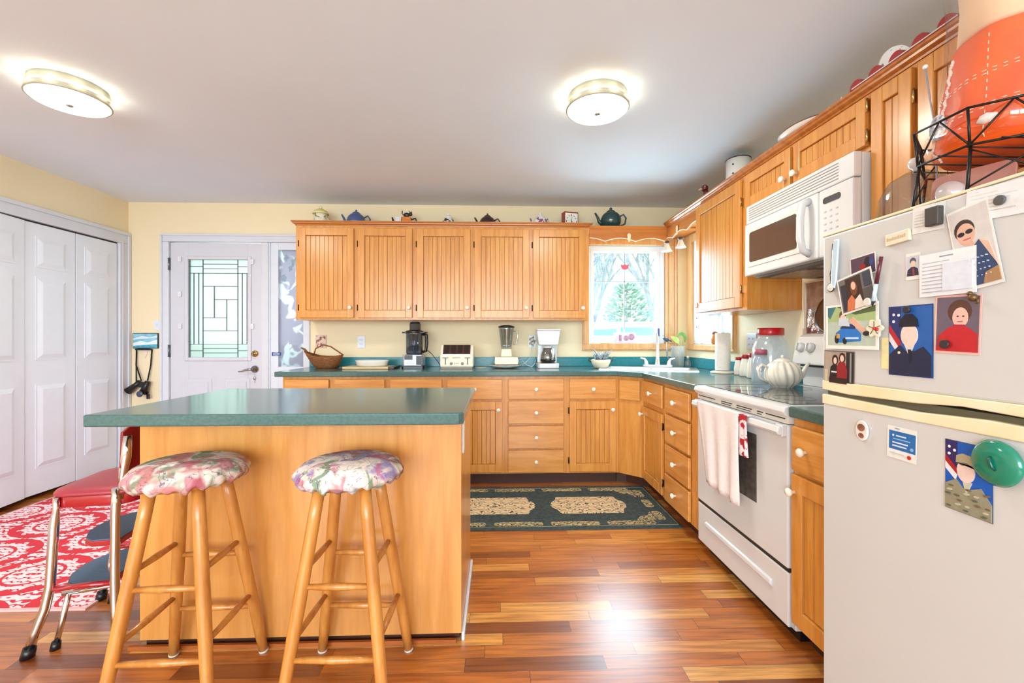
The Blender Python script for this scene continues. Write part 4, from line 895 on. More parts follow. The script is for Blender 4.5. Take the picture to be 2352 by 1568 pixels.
# food processor
P = thing('food_processor', 'tall black and steel food processor with clear bowl on the back counter', 'food processor', (-.737, 3.88, ZC0))
SB = M('smoky_plastic', (40, 44, 60), .2, alpha=.6); MSIL = M('satin_silver', (190, 196, 208), .3, metal=.7)
MB().prism(rrect(-.098, .098, -.09, .09, .02), 0, .02).build('foot', BLACK, P)
MB().prism(rrect(-.090, .085, -.085, .085, .02), .02, .12).build('base', MSIL, P, bevel=.006)
MB().box(-.06, .02, -.088, -.084, .035, .065).build('control_plate', M('pale_plate', (220, 224, 232), .3), P)
MB().box(.03, .075, -.088, -.084, .03, .11).box(-.07, .0, -.088, -.084, .075, .115).build('black_fascia', BLACK, P)
MB().lathe([(.068, .12), (.074, .135), (.074, .30), (.078, .305)], n=36).lathe([(.076, .305), (.072, .30), (.072, .14), (.066, .125)], n=36).build('bowl', glass_mat('clear_bowl', tint=(214, 218, 228), gloss=.14), P)
MB().lathe([(.018, .12), (.014, .24), (.01, .25), (1e-4, .25)]).box(-.055, .055, -.006, .006, .13, .15).box(-.006, .006, -.05, .05, .165, .18).build('blade', MSIL, P)
MB().lathe([(.068, .121), (.070, .14), (.070, .18), (.03, .20), (1e-4, .20)], n=28).build('motor_hub', SB, P)
MB().tube([(.072, 0, .30), (.105, 0, .29), (.108, 0, .22), (.10, 0, .15), (.072, 0, .14)], [.014, .015, .015, .014, .012], 10).build('handle', BLACK, P)
MB().prism(rrect(-.105, .115, -.05, .05, .03), .306, .318).lathe([(.079, .306), (.08, .325), (.05, .335)], n=30).build('lid', BLACK, P, bevel=.003)
MB().lathe([(.048, .325), (.050, .385), (.052, .39)], (.005, 0, 0), 28, sy=.8).build('feed_tube', SB, P)
MB().lathe([(.044, .39), (.046, .402), (.03, .408), (1e-4, .408)], (.005, 0, 0), 24, sy=.8).build('pusher', BLACK, P)
P = thing('power_cord', 'thin black power cord sloping from the food processor to the toaster', 'cord', (0, 0, 0))
MB().tube([(-.64, 3.96, 1.075), (-.60, 3.97, 1.04), (-.54, 3.96, .965), (-.515, 3.95, .922)], .003, 6).build('cable', BLACK, P)
# toaster
P = thing('toaster', 'cream four slice toaster with brown top on the back counter', 'toaster', (-.353, 3.86, ZC0))
MB().prism([(-.11, .012), (.10, .012), (.10, .15), (.055, .205), (-.045, .205), (-.11, .12)], -.143, .143, 'x').build('housing', CREAMP, P, bevel=.012, seg=3)
MB().box(-.135, .135, -.10, .09, 0, .013).build('foot', M('grey_foot', (150, 146, 138), .5), P)
sl_ = MB(); sl_.T = Matrix.Translation((0, -.0775, .1625)) @ Matrix.Rotation(math.atan2(.085, .065)-pi/2, 4, 'X')
sl_.box(-.118, .118, -.005, .004, -.054, .050); sl_.build('top_panel', M('brown_top', (84, 56, 44), .35, c2=(60, 38, 30), scale=20), P, bevel=.003)
q = MB(); q.T = sl_.T
for i in range(4): q.box(-.105+i*.056, -.063+i*.056, -.0065, -.004, -.036, .044)
q.build('toast_slot', M('toast_slot_dark', (40, 26, 22), .5), P)
MB().box(-.118, .118, -.117, -.106, .118, .124).build('chrome_strip', MSIL, P)
q = MB()
for x in (-.095, .095): q.box(x-.003, x+.003, -.112, -.109, .035, .095)
q.build('lever_slot', DARK, P)
for x in (-.095, .095): MB().box(x-.025, x+.025, -.125, -.108, .092, .100).build('lever', M('grey_lever', (150, 148, 142), .4), P)
for x in (-.045, .05): MB().lathe([(.012, 0), (.011, .01), (1e-4, .011)], (x, -.11, .045), 18, axis='y').build('dial', M('grey_lever', (150, 148, 142), .4), P)
q = MB()
for i in range(3): q.box(-.018+i*.014, -.012+i*.014, -.1115, -.1095, .042, .05)
for i in range(9): q.box(-.034+i*.0075, -.029+i*.0075, -.1115, -.1095, .090, .098)
q.build('badge_lettering', M('grey_print', (130, 126, 120), .5), P)
# plate + blender
P = thing('dinner_plate', 'cream plate with thin rim under the blender', 'plate', (.067, 3.86, ZC0))
MB().lathe([(1e-4, .001), (.08, .001), (.10, .006), (.150, .024), (.151, .028), (.10, .012), (1e-4, .009)], n=48).build('plate', M('cream_china', (236, 234, 222), .2, coat=.3), P)
P = thing('blender', 'old cream blender with glass jug and black lid standing on a plate', 'blender', (.078, 3.86, ZC0+.0135))
MB().prism(rrect(-.085, .085, -.075, .075, .02), 0, .02).build('foot', M('brown_base', (90, 62, 48), .4), P)
MB().prism([(-.10, .02), (.10, .02), (.105, .045), (.10, .085), (-.10, .085), (-.105, .045)], -.08, .08, 'y').build('base', CREAMP, P, bevel=.006)
MB().lathe([(.068, .086), (.066, .12), (.058, .155), (1e-4, .156)], n=4).build('motor_neck', CREAMP, P, bevel=.006).rotation_euler = (0, 0, pi/4)
MB().lathe([(.045, .156), (.048, .17), (.066, .33), (.070, .345)], n=32).lathe([(.067, .345), (.063, .33), (.045, .175), (1e-4, .172)], n=32).build('glass_jug', glass_mat('jug_glass', tint=(232, 238, 240), gloss=.16), P)
MB().tube([(.062, 0, .31), (.098, 0, .31), (.102, 0, .26), (.085, 0, .20), (.055, 0, .19)], .007, 8).build('jug_handle', glass_mat('jug_glass'), P)
MB().lathe([(.012, .172), (.010, .19), (1e-4, .195)]).box(-.03, .03, -.004, .004, .182, .187).build('blade', MSIL, P)
MB().lathe([(.072, .344), (.074, .352), (.045, .362), (.03, .366), (1e-4, .366)], n=32).build('lid', BLACK, P)
# coffee maker
P = thing('coffee_maker', 'white drip coffee maker with glass carafe on the back counter', 'coffee maker', (.447, 3.87, ZC0))
MB().prism(rrect(-.094, .094, -.10, .10, .03), 0, .042).build('base', WHITE, P, bevel=.006)
MB().box(-.088, .088, .03, .10, .042, .22).build('column', WHITE, P, bevel=.008)
MB().prism([(-.105, .33), (-.085, .20), (.085, .20), (.102, .33)], -.09, .10, 'y').build('filter_housing', WHITE, P, bevel=.012, seg=3)
MB().prism(rrect(-.106, .104, -.092, .10, .02), .33, .343).build('lid', WHITE, P, bevel=.004)
MB().lathe([(.066, .042), (.068, .048), (1e-4, .05)], (0, -.03, 0), 28).build('hot_plate', BLACK, P)
C_ = MB().lathe([(.058, .052), (.066, .065), (.064, .11), (.045, .16), (.042, .175)], (0, -.03, 0), 32).build('carafe', glass_mat('carafe_glass', tint=(200, 196, 190), gloss=.2), P)
MB().lathe([(.046, .175), (.048, .190), (1e-4, .195)], (0, -.03, 0), 28).build('carafe_lid', WHITE, C_)
MB().lathe([(.0665, .060), (.0672, .070), (.0665, .078)], (0, -.03, 0), 32).build('carafe_band', BLACK, C_)
MB().tube([(.03, -.085, .18), (.035, -.115, .17), (.035, -.12, .11), (.03, -.10, .075)], .009, 10).build('carafe_handle', WHITE, C_)
P = thing('power_cord', 'white looping power cord between the blender and the coffee maker', 'cord', (0, 0, 0))
MB().tube([(.17, 3.95, .975), (.215, 3.96, .99), (.235, 3.95, .965), (.27, 3.93, .935), (.31, 3.92, .922), (.338, 3.93, .95), (.345, 3.95, .985)], .0028, 6).tube([(.20, 3.96, .9265), (.25, 3.95, .955), (.29, 3.97, .99), (.315, 4.05, 1.05), (.325, 4.078, 1.12)], .0028, 6).build('cable', VINYL, P)
P = thing('power_cord', 'cream flat cord lying between the toaster and the plate', 'cord', (0, 0, 0))
MB().tube([(-.20, 3.88, .9215), (-.15, 3.87, .9215), (-.10, 3.88, .9215)], .0035, 6).build('cable', CREAMP, P)

# paper towel, jars
P = thing('paper_towel_holder', 'white paper towel roll on a round white stand at the right counter', 'paper towel', (1.688, 3.20, ZC0), R(10))
MB().lathe([(.085, 0), (.088, .008), (.07, .016), (.02, .02), (1e-4, .02)], n=32).build('base', M('ivory_plastic', (240, 234, 218), .3), P)
MB().lathe([(.052, .022), (.053, .025), (.053, .298), (.052, .30), (.020, .30), (.020, .29)], n=40).build('paper_roll', M('paper_towel', (246, 240, 234), .9, bump=.15, scale=60), P)
MB().cyl((0, 0, .02), (0, 0, .305), .012).build('spindle', M('ivory_plastic', (240, 234, 218), .3), P)
JW = M('milk_glass', (240, 236, 222), .15, coat=.3); JL = M('red_jar_lid', (178, 36, 48), .3)
for (x, y, s_, lb) in ((1.722, 3.045, .86, 'smallest white jar with a red lid, next to the paper towel roll'), (1.695, 2.915, 1.0, 'middle of three white jars with red lids along the right counter'), (1.672, 2.785, 1.1, 'tallest of three white jars with red lids, next to the clear jar')):
    P = thing('shaker_jar', lb, 'jar', (x, y, ZC0), 0, 'white jars with red lids')
    MB().lathe([(.030*s_, 0), (.036*s_, .006), (.036*s_, .05*s_), (.030*s_, .09*s_), (.022*s_, .118*s_), (.021*s_, .125*s_)], n=24).build('body', JW, P)
    MB().lathe([(.024*s_, .122*s_), (.025*s_, .145*s_), (.02*s_, .148*s_), (1e-4, .148*s_)], n=24).build('lid', JL, P)
P = thing('flour_jar', 'clear glass jar with dull red lid and floral sticker beside the ribbed teapot', 'jar', (1.54, 2.49, ZC0))
MB().lathe([(.042, 0), (.048, .01), (.048, .09), (.040, .135), (.030, .165)], n=28).lathe([(.028, .165), (.038, .135), (.045, .09), (.045, .012), (1e-4, .008)], n=28).build('body', PL, P)
MB().lathe([(.033, .163), (.034, .190), (.028, .194), (1e-4, .194)], n=24).build('lid', M('dusty_red_lid', (176, 92, 112), .4), P)
MB().lathe([(.021, 0), (.021, .0015), (1e-4, .0018)], (-.03, -.037, .085), 20, axis='y').build('sticker', M('floral_sticker', (244, 236, 240), .5, c2=(176, 60, 96), scale=60, lo=.38, hi=.42), P, rot=None)
P = thing('storage_jar', 'big clear plastic jar with wide red lid left of the stove back panel', 'jar', (1.669, 2.60, ZC0))
MB().lathe([(.095, 0), (.104, .012), (.106, .10), (.100, .20), (.085, .245), (.066, .265), (.064, .285)], n=36, fn=lambda a, z: 1+.01*cos(16*a)).lathe([(.061, .285), (.063, .265), (.082, .243), (.097, .20), (.102, .10), (.10, .014), (1e-4, .01)], n=36).build('body', PL, P)
MB().lathe([(.070, .278), (.072, .282), (.072, .318), (.068, .322), (1e-4, .322)], n=72, fn=lambda a, z: 1+.008*cos(36*a)).build('lid', RED, P)

# ------------------------------------------------------------------ stove
P = thing('electric_range', 'white freestanding electric stove with black glass top', 'stove', (1.112, 2.382, 0), RW)
MB().box(.003, .757, .03, .685, .05, .885).build('body', WHITE, P, bevel=.004)
MB().box(.02, .74, .06, .66, 0, .05).build('plinth', BLACK, P)
MB().prism([(-.012, .878), (-.022, .892), (-.016, .910), (.0, .916), (.60, .916), (.60, .885), (.0, .872)], 0, .760, 'x').build('top_frame', WHITE, P, bevel=.004)
MB().box(.035, .725, .035, .54, .9165, .9185).build('glass_cooktop', M('black_ceramic_glass', (30, 34, 40), .04, coat=.5, var=.1), P)
m = MB()
for (x, y, r) in ((.2, .16, .10), (.56, .16, .08), (.2, .41, .08), (.56, .41, .10)):
    m.tube([(x+r*cos(a), y+r*sin(a), .9187) for a in [i*2*pi/40 for i in range(40)]], .0006, 4, closed=True)
m.build('burner_ring', M('burner_print', (90, 92, 96), .3), P)
MB().box(.004, .756, .0, .03, .845, .874).build('vent_panel', M('vent_white', (228, 224, 214), .3), P, bevel=.002)
q = MB()
for a_, b_ in ((.02, .20), (.26, .36), (.40, .52), (.56, .60), (.62, .74)):
    q.box(a_, b_, -.002, .002, .862, .866)
    if a_ in (.26, .40, .56): q.box(a_, b_-.01, -.002, .002, .853, .856)
q.build('vent_slot', DARK, P)
Dd = MB(); Dd.box(.005, .755, 0, .03, .290, .842)
dd = Dd.build('oven_door', WHITE, P, bevel=.006)
MB().box(.14, .555, -.003, .002, .47, .762).build('oven_window', M('smoked_window', (92, 84, 78), .12, c2=(70, 62, 56), scale=30, coat=.4), dd)
MB().prism([(-.034, .802), (-.041, .815), (-.036, .832), (-.028, .838), (-.014, .832), (-.014, .802)], .01, .75, 'x').box(.01, .05, -.022, .004, .795, .842).box(.71, .75, -.022, .004, .795, .842).build('door_handle', WHITE, dd, bevel=.005)
dw = MB().box(.005, .755, .002, .03, .065, .275).build('storage_drawer', WHITE, P, bevel=.006)
MB().prism([(.0025, .20), (-.008, .195), (-.010, .18), (.0025, .165)], .10, .66, 'x').build('pull_ridge', WHITE, dw, bevel=.003)
MB().box(.006, .754, .004, .03, .276, .289).build('door_gap', DARK, P)
bg = MB().prism([(.535, 1.035), (.60, 1.035), (.684, 1.035), (.684, 1.20), (.60, 1.20), (.575, 1.185), (.55, 1.10)], .0, .76, 'x').build('backguard', WHITE, P, bevel=.008, seg=3)
MB().box(.004, .756, .60, .684, .916, 1.022).build('back_riser', WHITE, P, bevel=.003); MB().box(.004, .756, .585, .684, 1.022, 1.035).build('back_gap', DARK, P)
for x in (.055, .13, .62, .69):
    kb = MB(); kb.T = Matrix.Translation((x, .556, 1.125)) @ Matrix.Rotation(R(-14), 4, 'X')
    kb.lathe([(.026, 0), (.026, .008), (.022, .018), (.021, .022), (1e-4, .024)], axis='y', n=24).box(-.004, .004, -.034, -.018, -.02, .02); kb.build('knob', WHITE, bg)
# towels
def towel(name, label, cat, x0, x1, ztop, zbot, inset, y, mat, fr=8, amp=.006, cut=0, y2=.012):
    P = thing(name, label, cat, (1.112, 2.382, 0), RW)
    nx, nz = 28, 16; vs = []; 
    for s_ in (0, 1):
        for i in range(nz+1):
            t_ = i/nz
            for j in range(nx+1):
                u = j/nx; xl = x0+inset[0]*t_; xr_ = x1-inset[1]*t_; x = xl+(xr_-xl)*u
                z = ztop+(zbot-ztop)*t_+cut*u*t_
                yy = y+amp*sin(fr*u*2.1+.8*t_)*t_**.6+amp*.4*sin(17*u+3*t_)*t_ - s_*.003
                vs.append((x, yy, z))
    W_ = nx+1; o = (nz+1)*W_; fs = []
    for s_ in (0, 1):
        for i in range(nz):
            for j in range(nx): a = s_*o+i*W_+j; fs.append((a, a+1, a+W_+1, a+W_))
    for i in range(nz): fs.append((i*W_, (i+1)*W_, o+(i+1)*W_, o+i*W_)); fs.append((i*W_+nx, o+i*W_+nx, o+(i+1)*W_+nx, (i+1)*W_+nx))
    for j in range(nx): fs.append((nz*W_+j, nz*W_+j+1, o+nz*W_+j+1, o+nz*W_+j))
    b_ = MB(); b_._add(vs, fs, 0, True)
    b_.build('cloth', mat, P)
    MB().box(x0+.004, x1-.004, y-.002, -.020, ztop-.003, ztop+.001).build('fold_over_bar', mat, P, bevel=.002)
    return P
towel('dish_towel', 'plain white dish towel hanging from the left of the oven door handle', 'towel', .112, .505, .842, .445, (.095, -.0), -.052, M('white_terry', (240, 230, 228), .95, bump=.2, scale=90), 9, .007, cut=-.01)
towel('dish_towel', 'narrow red and white patterned towel beside the white towel on the oven door', 'towel', .500, .560, .842, .665, (-.0, -.01), -.048, M('red_leaf_terry', (236, 220, 222), .9, c2=(176, 30, 46), scale=34, lo=.46, hi=.50), 6, .004)
teapot('ribbed_teapot', 'white swirl ribbed teapot standing on the black stove top', 'teapot', (1.50, 2.235, .9188), .083, .165, [M('ivory_glaze', (240, 236, 222), .2, coat=.5)], spout=1, fl=lambda a, z: 1+.055*cos(14*a+z*28), rz=R(-8), sphere=.75)
# splash guard + pan
P = thing('splash_guard', 'crinkled silver foil splash guard on the wall behind the stove', 'splash guard', (XR-.001, 2.465, 1.205), RW)
MB().box(0, .80, -.006, 0, 0, .292).build('foil', M('crinkled_foil', (196, 178, 170), .18, metal=.8, c2=(150, 128, 118), scale=14, bump=1.2), P)
MB().box(-.018, .0, -.014, 0, -.18, .298).box(0, .80, -.012, -.0065, .287, .297).build('edge_strip', M('pale_strip', (232, 216, 196), .25, metal=.3), P, bevel=.004)
P = thing('wooden_plate', 'round brown wooden plate leaning on the stove back panel', 'plate', (1.735, 2.215, 1.2005), RW, rot=(R(-12), 0, RW))
MB().lathe([(1e-4, .0), (.095, .0), (.105, .006), (.108, .018), (.095, .012), (1e-4, .008)], (0, 0, .109), 40, axis='y').build('plate', wood('walnut_plate', (124, 78, 40), (92, 54, 26)), P)
# microwave
P = thing('microwave', 'white over the range microwave mounted between the right wall cabinets', 'microwave', (1.39, 2.385, 1.52), RW)
MB().box(.002, .736, .035, .405, .0, .385).build('body', WHITE, P, bevel=.004)
MB().box(.0, .738, 0, .034, .29, .388).build('vent_grille', WHITE, P, bevel=.006)
q = MB()
for i in range(6): q.box(.03, .66, -.001, .004, .305+i*.0125, .309+i*.0125)
q.build('grille_slot', M('slot_grey', (140, 136, 130), .5), P)
md = MB().box(.0, .555, -.008, .034, .0, .286).build('door', WHITE, P, bevel=.008)
MB().prism(rrect(.03, .46, .045, .255, .012), -.012, -.007, 'y').build('window_frame', M('micro_bezel', (222, 220, 214), .3), md, bevel=.002)
MB().prism(rrect(.055, .43, .070, .232, .015), -.0135, -.011, 'y').build('window', M('micro_window', (84, 66, 60), .08, coat=.6), md)
MB().tube([(.505, -.006, .262), (.505, -.040, .245), (.505, -.050, .19), (.505, -.050, .10), (.505, -.040, .045), (.505, -.006, .028)], [.016, .016, .015, .015, .016, .016], 12).build('handle', WHITE, md)
cp = MB().box(.557, .738, -.006, .034, .0, .286).build('control_panel', WHITE, P, bevel=.008)
MB().prism(rrect(.585, .68, .222, .248, .012), -.0085, -.005, 'y').build('display', M('lcd_grey', (84, 84, 88), .2), cp)
q = MB()
for i in range(6):
    for j in range(3): q.box(.59+j*.032, .602+j*.032, -.0075, -.005, .055+i*.026, .061+i*.026)
q.build('keypad', M('key_grey', (190, 188, 186), .5), cp)
q = MB(); q.box(.03, .71, .04, .40, -.012, 0); q.build('underside', M('underside_brown', (110, 98, 88), .5), P)
for x in (.08, .42): MB().box(x, x+.27, .09, .33, -.016, -.012).build('grease_filter', M('mesh_filter', (196, 182, 166), .35, metal=.7, c2=(150, 136, 122), scale=90), P)

# ------------------------------------------------------------------ refrigerator
P = thing('refrigerator', 'white top freezer refrigerator with yellowed door trim at the right edge', 'refrigerator', (1.0, 1.302, 0), RW)
MB().box(.0, .71, .066, .75, .03, 1.485).build('body', FRIDGE, P, bevel=.006); MB().box(.02, .69, .08, .74, 0, .03).build('plinth', BLACK, P)
fd = MB().box(0, .71, 0, .062, 1.045, 1.484).build('freezer_door', FRIDGE, P, bevel=.006)
MB().box(-.002, .712, -.001, .07, 1.484, 1.4905).build('top_trim', BEIGE, fd, bevel=.002)
MB().prism([(0, 1.018), (.10, 1.013), (.30, 1.018), (.40, 1.026), (.71, 1.014), (.71, 1.046), (0, 1.046)], -.003, .060, 'y').build('handle_trim', BEIGE, fd, bevel=.003)
rd = MB().box(0, .71, 0, .062, .07, .975).build('refrigerator_door', FRIDGE, P, bevel=.006)
MB().prism([(0, .974), (.71, .974), (.71, 1.000), (.45, 1.006), (.30, .998), (.10, 1.002), (0, 1.004)], -.003, .060, 'y').build('handle_trim', BEIGE, rd, bevel=.003)
MB().box(.005, .705, .012, .06, 1.0, 1.018).build('door_seal', M('grey_gasket', (96, 92, 72), .6), P)
MB().box(.01, .70, .02, .066, .02, .068).build('kick_grille', M('kick_grey', (200, 198, 194), .5), P)

# --- papers, photos and magnets on the doors (local x to the right, z up, front -y)
_pc = {}
def ink(c):
    k_ = 'print_ink_%02x%02x%02x' % c
    return M(k_, c, .4, var=.08, scale=60)
def E(cx, cz, rx, rz, n=18): return [(cx+rx*cos(2*pi*i/n), cz+rz*sin(2*pi*i/n)) for i in range(n)]
def Q(x0, x1, z0, z1): return [(x0, z0), (x1, z0), (x1, z1), (x0, z1)]
def card(name, label, cat, y, z, w_, h_, shapes, tilt=0, base=(236, 234, 228), lift=.0, part='print', group=None):
    P = thing(name, label, cat, (.9992-lift, y, z), rot=(0, R(tilt), RW), group=group)
    MB().box(-w_/2, w_/2, -.0008, 0, -h_/2, h_/2).build('paper', ink(base), P)
    mats = []; q = MB()
    for i, (poly, c) in enumerate(shapes):
        if c not in mats: mats.append(c)
        q.prism([((x-.5)*w_, (zz-.5)*h_) for x, zz in poly], -.0009-.00022*i-.0001, -.0008, 'y', mats.index(c))
    if shapes: q.build(part, [ink(c) for c in mats], P)
    return P
def disk(name, label, cat, y, z, r, c, t=.006, x=.9985, sz=1, lift=0):
    P = thing(name, label, cat, (x-lift, y, z), RW)
    MB().prism([(r*cos(a), r*sz*sin(a)) for a in [i*2*pi/28 for i in range(28)]], -t, 0, 'y').build('disc', M('magnet_%02x%02x%02x' % c, c, .35), P, bevel=.0015)
    return P
NAVY = (34, 40, 70); SKIN = (232, 200, 180); STRIPE = (190, 40, 50)
card('portrait_photo', 'portrait photo of a person in dark cap and navy uniform on a blue backdrop', 'photo', 1.019, 1.167, .113, .172, [
    (Q(.02, .98, .02, .98), (38, 96, 176)), (Q(.02, .30, .45, .98), (40, 50, 110)), ([(.02, .62), (.30, .34), (.30, .48), (.02, .74)], STRIPE), ([(.02, .5), (.24, .30), (.30, .36), (.02, .62)], (230, 228, 236)),
    (E(.13, .88, .03, .02), (235, 238, 250)), (E(.25, .87, .03, .02), (235, 238, 250)), (E(.13, .78, .03, .02), (235, 238, 250)),
    ([(.02, .02), (.04, .30), (.28, .44), (.40, .36), (.62, .36), (.80, .42), (.97, .30), (.97, .02)], NAVY), ([(.38, .46), (.50, .28), (.62, .46)], (226, 216, 214)), ([(.47, .38), (.55, .38), (.56, .24), (.50, .18)], (24, 28, 46)),
    (E(.50, .58, .19, .16), (236, 212, 200)), (E(.27, .33, .03, .02), (230, 220, 190)), ([(.28, .70), (.30, .80), (.42, .88), (.56, .88), (.68, .80), (.70, .70)], (26, 28, 44))], 0, (30, 60, 120))
disk('round_magnet', 'round black magnet holding the top of the navy uniform portrait', 'magnet', 1.02, 1.243, .009, (44, 44, 48), lift=.004)
card('portrait_photo', 'portrait photo of a child with brown hair in a red turtleneck', 'photo', .911, 1.203, .095, .128, [
    (Q(.04, .96, .04, .97), (110, 96, 112)), (E(.55, .72, .26, .20), (92, 60, 48)), (E(.57, .62, .17, .17), (232, 190, 176)), (Q(.42, .68, .38, .5), (176, 40, 52)),
    ([(.06, .04), (.10, .30), (.34, .46), (.74, .46), (.94, .34), (.95, .04)], (196, 36, 44)), (E(.52, .64, .02, .012), (60, 40, 40)), (E(.64, .64, .02, .012), (60, 40, 40)), (Q(.52, .63, .545, .56), (180, 90, 90))], 2, (244, 190, 180))
disk('round_magnet', 'round dark magnet on the lower left of the red turtleneck portrait', 'magnet', .932, 1.16, .010, (52, 46, 48), lift=.003)
card('school_photo', 'small wallet photo of a person in a dark jacket beside the printed letter', 'photo', 1.011, 1.346, .036, .064, [
    (Q(.05, .95, .15, .9), (206, 206, 216)), (E(.5, .70, .22, .13), (90, 92, 110)), (E(.52, .60, .17, .12), SKIN), ([(.1, .15), (.15, .38), (.40, .48), (.62, .48), (.85, .40), (.9, .15)], (52, 50, 66)), ([(.52, .15), (.48, .42), (.62, .42), (.66, .15)], (150, 60, 66))])
lines = [(Q(.06, .06+.5+.35*((i*7) % 5)/5, .78-.085*i, .795-.085*i), (176, 182, 200)) for i in range(9)]
card('printed_letter', 'white printed letter pinned over the edge of the sunglasses photo', 'letter', .930, 1.318, .122, .098, [(Q(.38, .62, .88, .91), (150, 156, 176))]+lines+[(Q(.45, .95, .10, .72), (222, 228, 242))], 0, (238, 238, 242), lift=.004)
card('snapshot_photo', 'tilted snapshot of a person in sunglasses and a dotted navy top', 'photo', .876, 1.366, .082, .180, [
    (Q(.04, .96, .03, .97), (214, 208, 206)), (E(.36, .72, .25, .13), (64, 46, 40)), (E(.38, .67, .22, .13), (226, 180, 160)), (E(.27, .68, .09, .028, 10), (36, 30, 34)), (E(.47, .69, .09, .028, 10), (36, 30, 34)), (Q(.30, .48, .60, .612), (200, 90, 90)), ([(.30, .56), (.50, .58), (.62, .44), (.40, .40)], (222, 176, 156)),
    ([(.18, .40), (.52, .50), (.66, .56), (.84, .36), (.94, .20), (.60, .04), (.30, .04)], (52, 72, 110)), ([(.66, .56), (.86, .5), (.95, .22), (.88, .30)], (224, 184, 164)), ([(.58, .04), (.66, .16), (.96, .20), (.96, .04)], (170, 130, 90))]
    + [(E(.38+.1*(i % 5), .14+.07*(i//5), .012, .007, 6), (200, 210, 230)) for i in range(20)], -10, lift=.002)
P = thing('magnet_clip', 'small dark and gold clip at the lower corner of the sunglasses photo', 'clip', (.9915, .873, 1.258), RW)
MB().ball((0, 0, 0), .008).ball((-.006, 0, .009), .005).tube([(.002, 0, -.002), (.010, 0, -.006), (.008, 0, -.014)], .0025, 6).build('clip', M('dark_gold', (110, 84, 50), .35, metal=.5), P)
card('snapshot_photo', 'tilted snapshot of a long haired person in front of a dark doorway', 'photo', 1.165, 1.302, .118, .105, [
    (Q(.04, .96, .05, .95), (112, 108, 112)), (Q(.24, .68, .10, .92), (60, 44, 38)), (Q(.08, .24, .08, .80), (52, 52, 66)), (E(.46, .62, .10, .20), (120, 66, 40)), (E(.46, .68, .065, .11), (232, 190, 170)), ([(.18, .06), (.24, .34), (.38, .46), (.46, .28), (.58, .06)], (214, 120, 80)), ([(.40, .06), (.46, .30), (.60, .40), (.68, .06)], (240, 224, 214)), (Q(.70, .95, .10, .50), (84, 82, 80)), (Q(.76, .95, .55, .92), (64, 70, 84))], -12, lift=.010)
disk('round_magnet', 'round white and silver magnet on the doorway snapshot', 'magnet', 1.122, 1.270, .011, (222, 218, 210), lift=.012)
card('snapshot_photo', 'partly hidden snapshot with dark red figures behind the doorway snapshot', 'photo', 1.150, 1.372, .082, .055, [
    (Q(.03, .97, .05, .95), (86, 66, 84)), (E(.7, .55, .14, .32), (36, 30, 44)), (E(.5, .4, .12, .2), (150, 30, 40)), (E(.85, .6, .08, .25), (60, 70, 130))], -4, lift=.004)
card('snapshot_photo', 'white bordered snapshot of a blue toy car with a child on the grass', 'photo', 1.188, 1.207, .182, .128, [
    (Q(.05, .95, .08, .95), (186, 200, 184)), (Q(.05, .95, .62, .95), (170, 190, 130)), ([(.05, .95), (.22, .95), (.10, .68), (.05, .75)], (60, 120, 130)), ([(.24, .95), (.95, .95), (.95, .80), (.6, .75)], (86, 106, 66)),
    ([(.22, .20), (.22, .36), (.34, .46), (.62, .44), (.70, .34), (.70, .18), (.30, .14)], (40, 120, 206)), ([(.30, .46), (.40, .56), (.58, .54), (.60, .44)], (30, 60, 110)), (E(.24, .22, .04, .10), (30, 34, 44)), (E(.40, .18, .04, .07), (30, 34, 44)), (Q(.24, .30, .24, .34), (214, 160, 60)), (Q(.42, .66, .22, .26), (200, 226, 240)),
    (E(.36, .76, .06, .09), (110, 70, 50)), (E(.37, .70, .05, .07), SKIN), ([(.28, .52), (.30, .70), (.46, .68), (.50, .50)], (206, 214, 226)), ([(.48, .62), (.56, .70), (.80, .40), (.76, .34)], (226, 176, 150)), (E(.80, .34, .05, .05), (40, 40, 44))], 0, (244, 242, 234), lift=.007)
P = thing('star_magnet', 'cream rosette magnet with a red bow at the corner of the toy car snapshot', 'magnet', (.9905, 1.105, 1.200), RW)
MB().prism([((.022+.004*cos(6*a))*cos(a), (.022+.004*cos(6*a))*sin(a)) for a in [i*2*pi/36 for i in range(36)]], -.004, 0, 'y').build('rosette', M('cream_lace', (236, 228, 206), .6), P)
q = MB()
for i in range(5): q.tube([(0, -.0045, 0), (.018*sin(i*2*pi/5), -.0045, .018*cos(i*2*pi/5))], .0012, 5)
q.build('star_lines', M('olive_thread', (110, 110, 80), .6), P)
MB().ball((.002, -.006, 0), .004).ball((.010, -.005, -.003), .004).build('red_bow', RED, P)
card('snapshot_photo', 'snapshot of two people in black and dark red shirts beside a dark column', 'photo', 1.238, 1.088, .112, .098, [
    (Q(.02, .98, .03, .97), (176, 160, 146)), (Q(.74, .98, .03, .97), (44, 40, 42)), (Q(.86, .91, .1, .95), (150, 148, 146)), (Q(.02, .12, .03, .42), (206, 190, 160)), (E(.38, .72, .10, .16), (60, 36, 30)), (E(.39, .70, .055, .10), SKIN), (E(.62, .80, .10, .15), (72, 40, 34)), (E(.62, .78, .06, .10), SKIN),
    ([(.20, .03), (.24, .50), (.34, .60), (.46, .56), (.50, .03)], (34, 32, 38)), (Q(.27, .46, .34, .38), (220, 222, 226)), ([(.46, .03), (.46, .54), (.55, .68), (.70, .66), (.78, .44), (.76, .03)], (150, 34, 42)), ([(.20, .03), (.20, .20), (.78, .20), (.78, .03)], (50, 34, 32))], 1, (120, 104, 92))
card('sticky_note', 'small pale yellow note peeking out left of the navy uniform portrait', 'note', 1.082, 1.135, .03, .08, [], 0, (240, 230, 170), lift=-.0002)
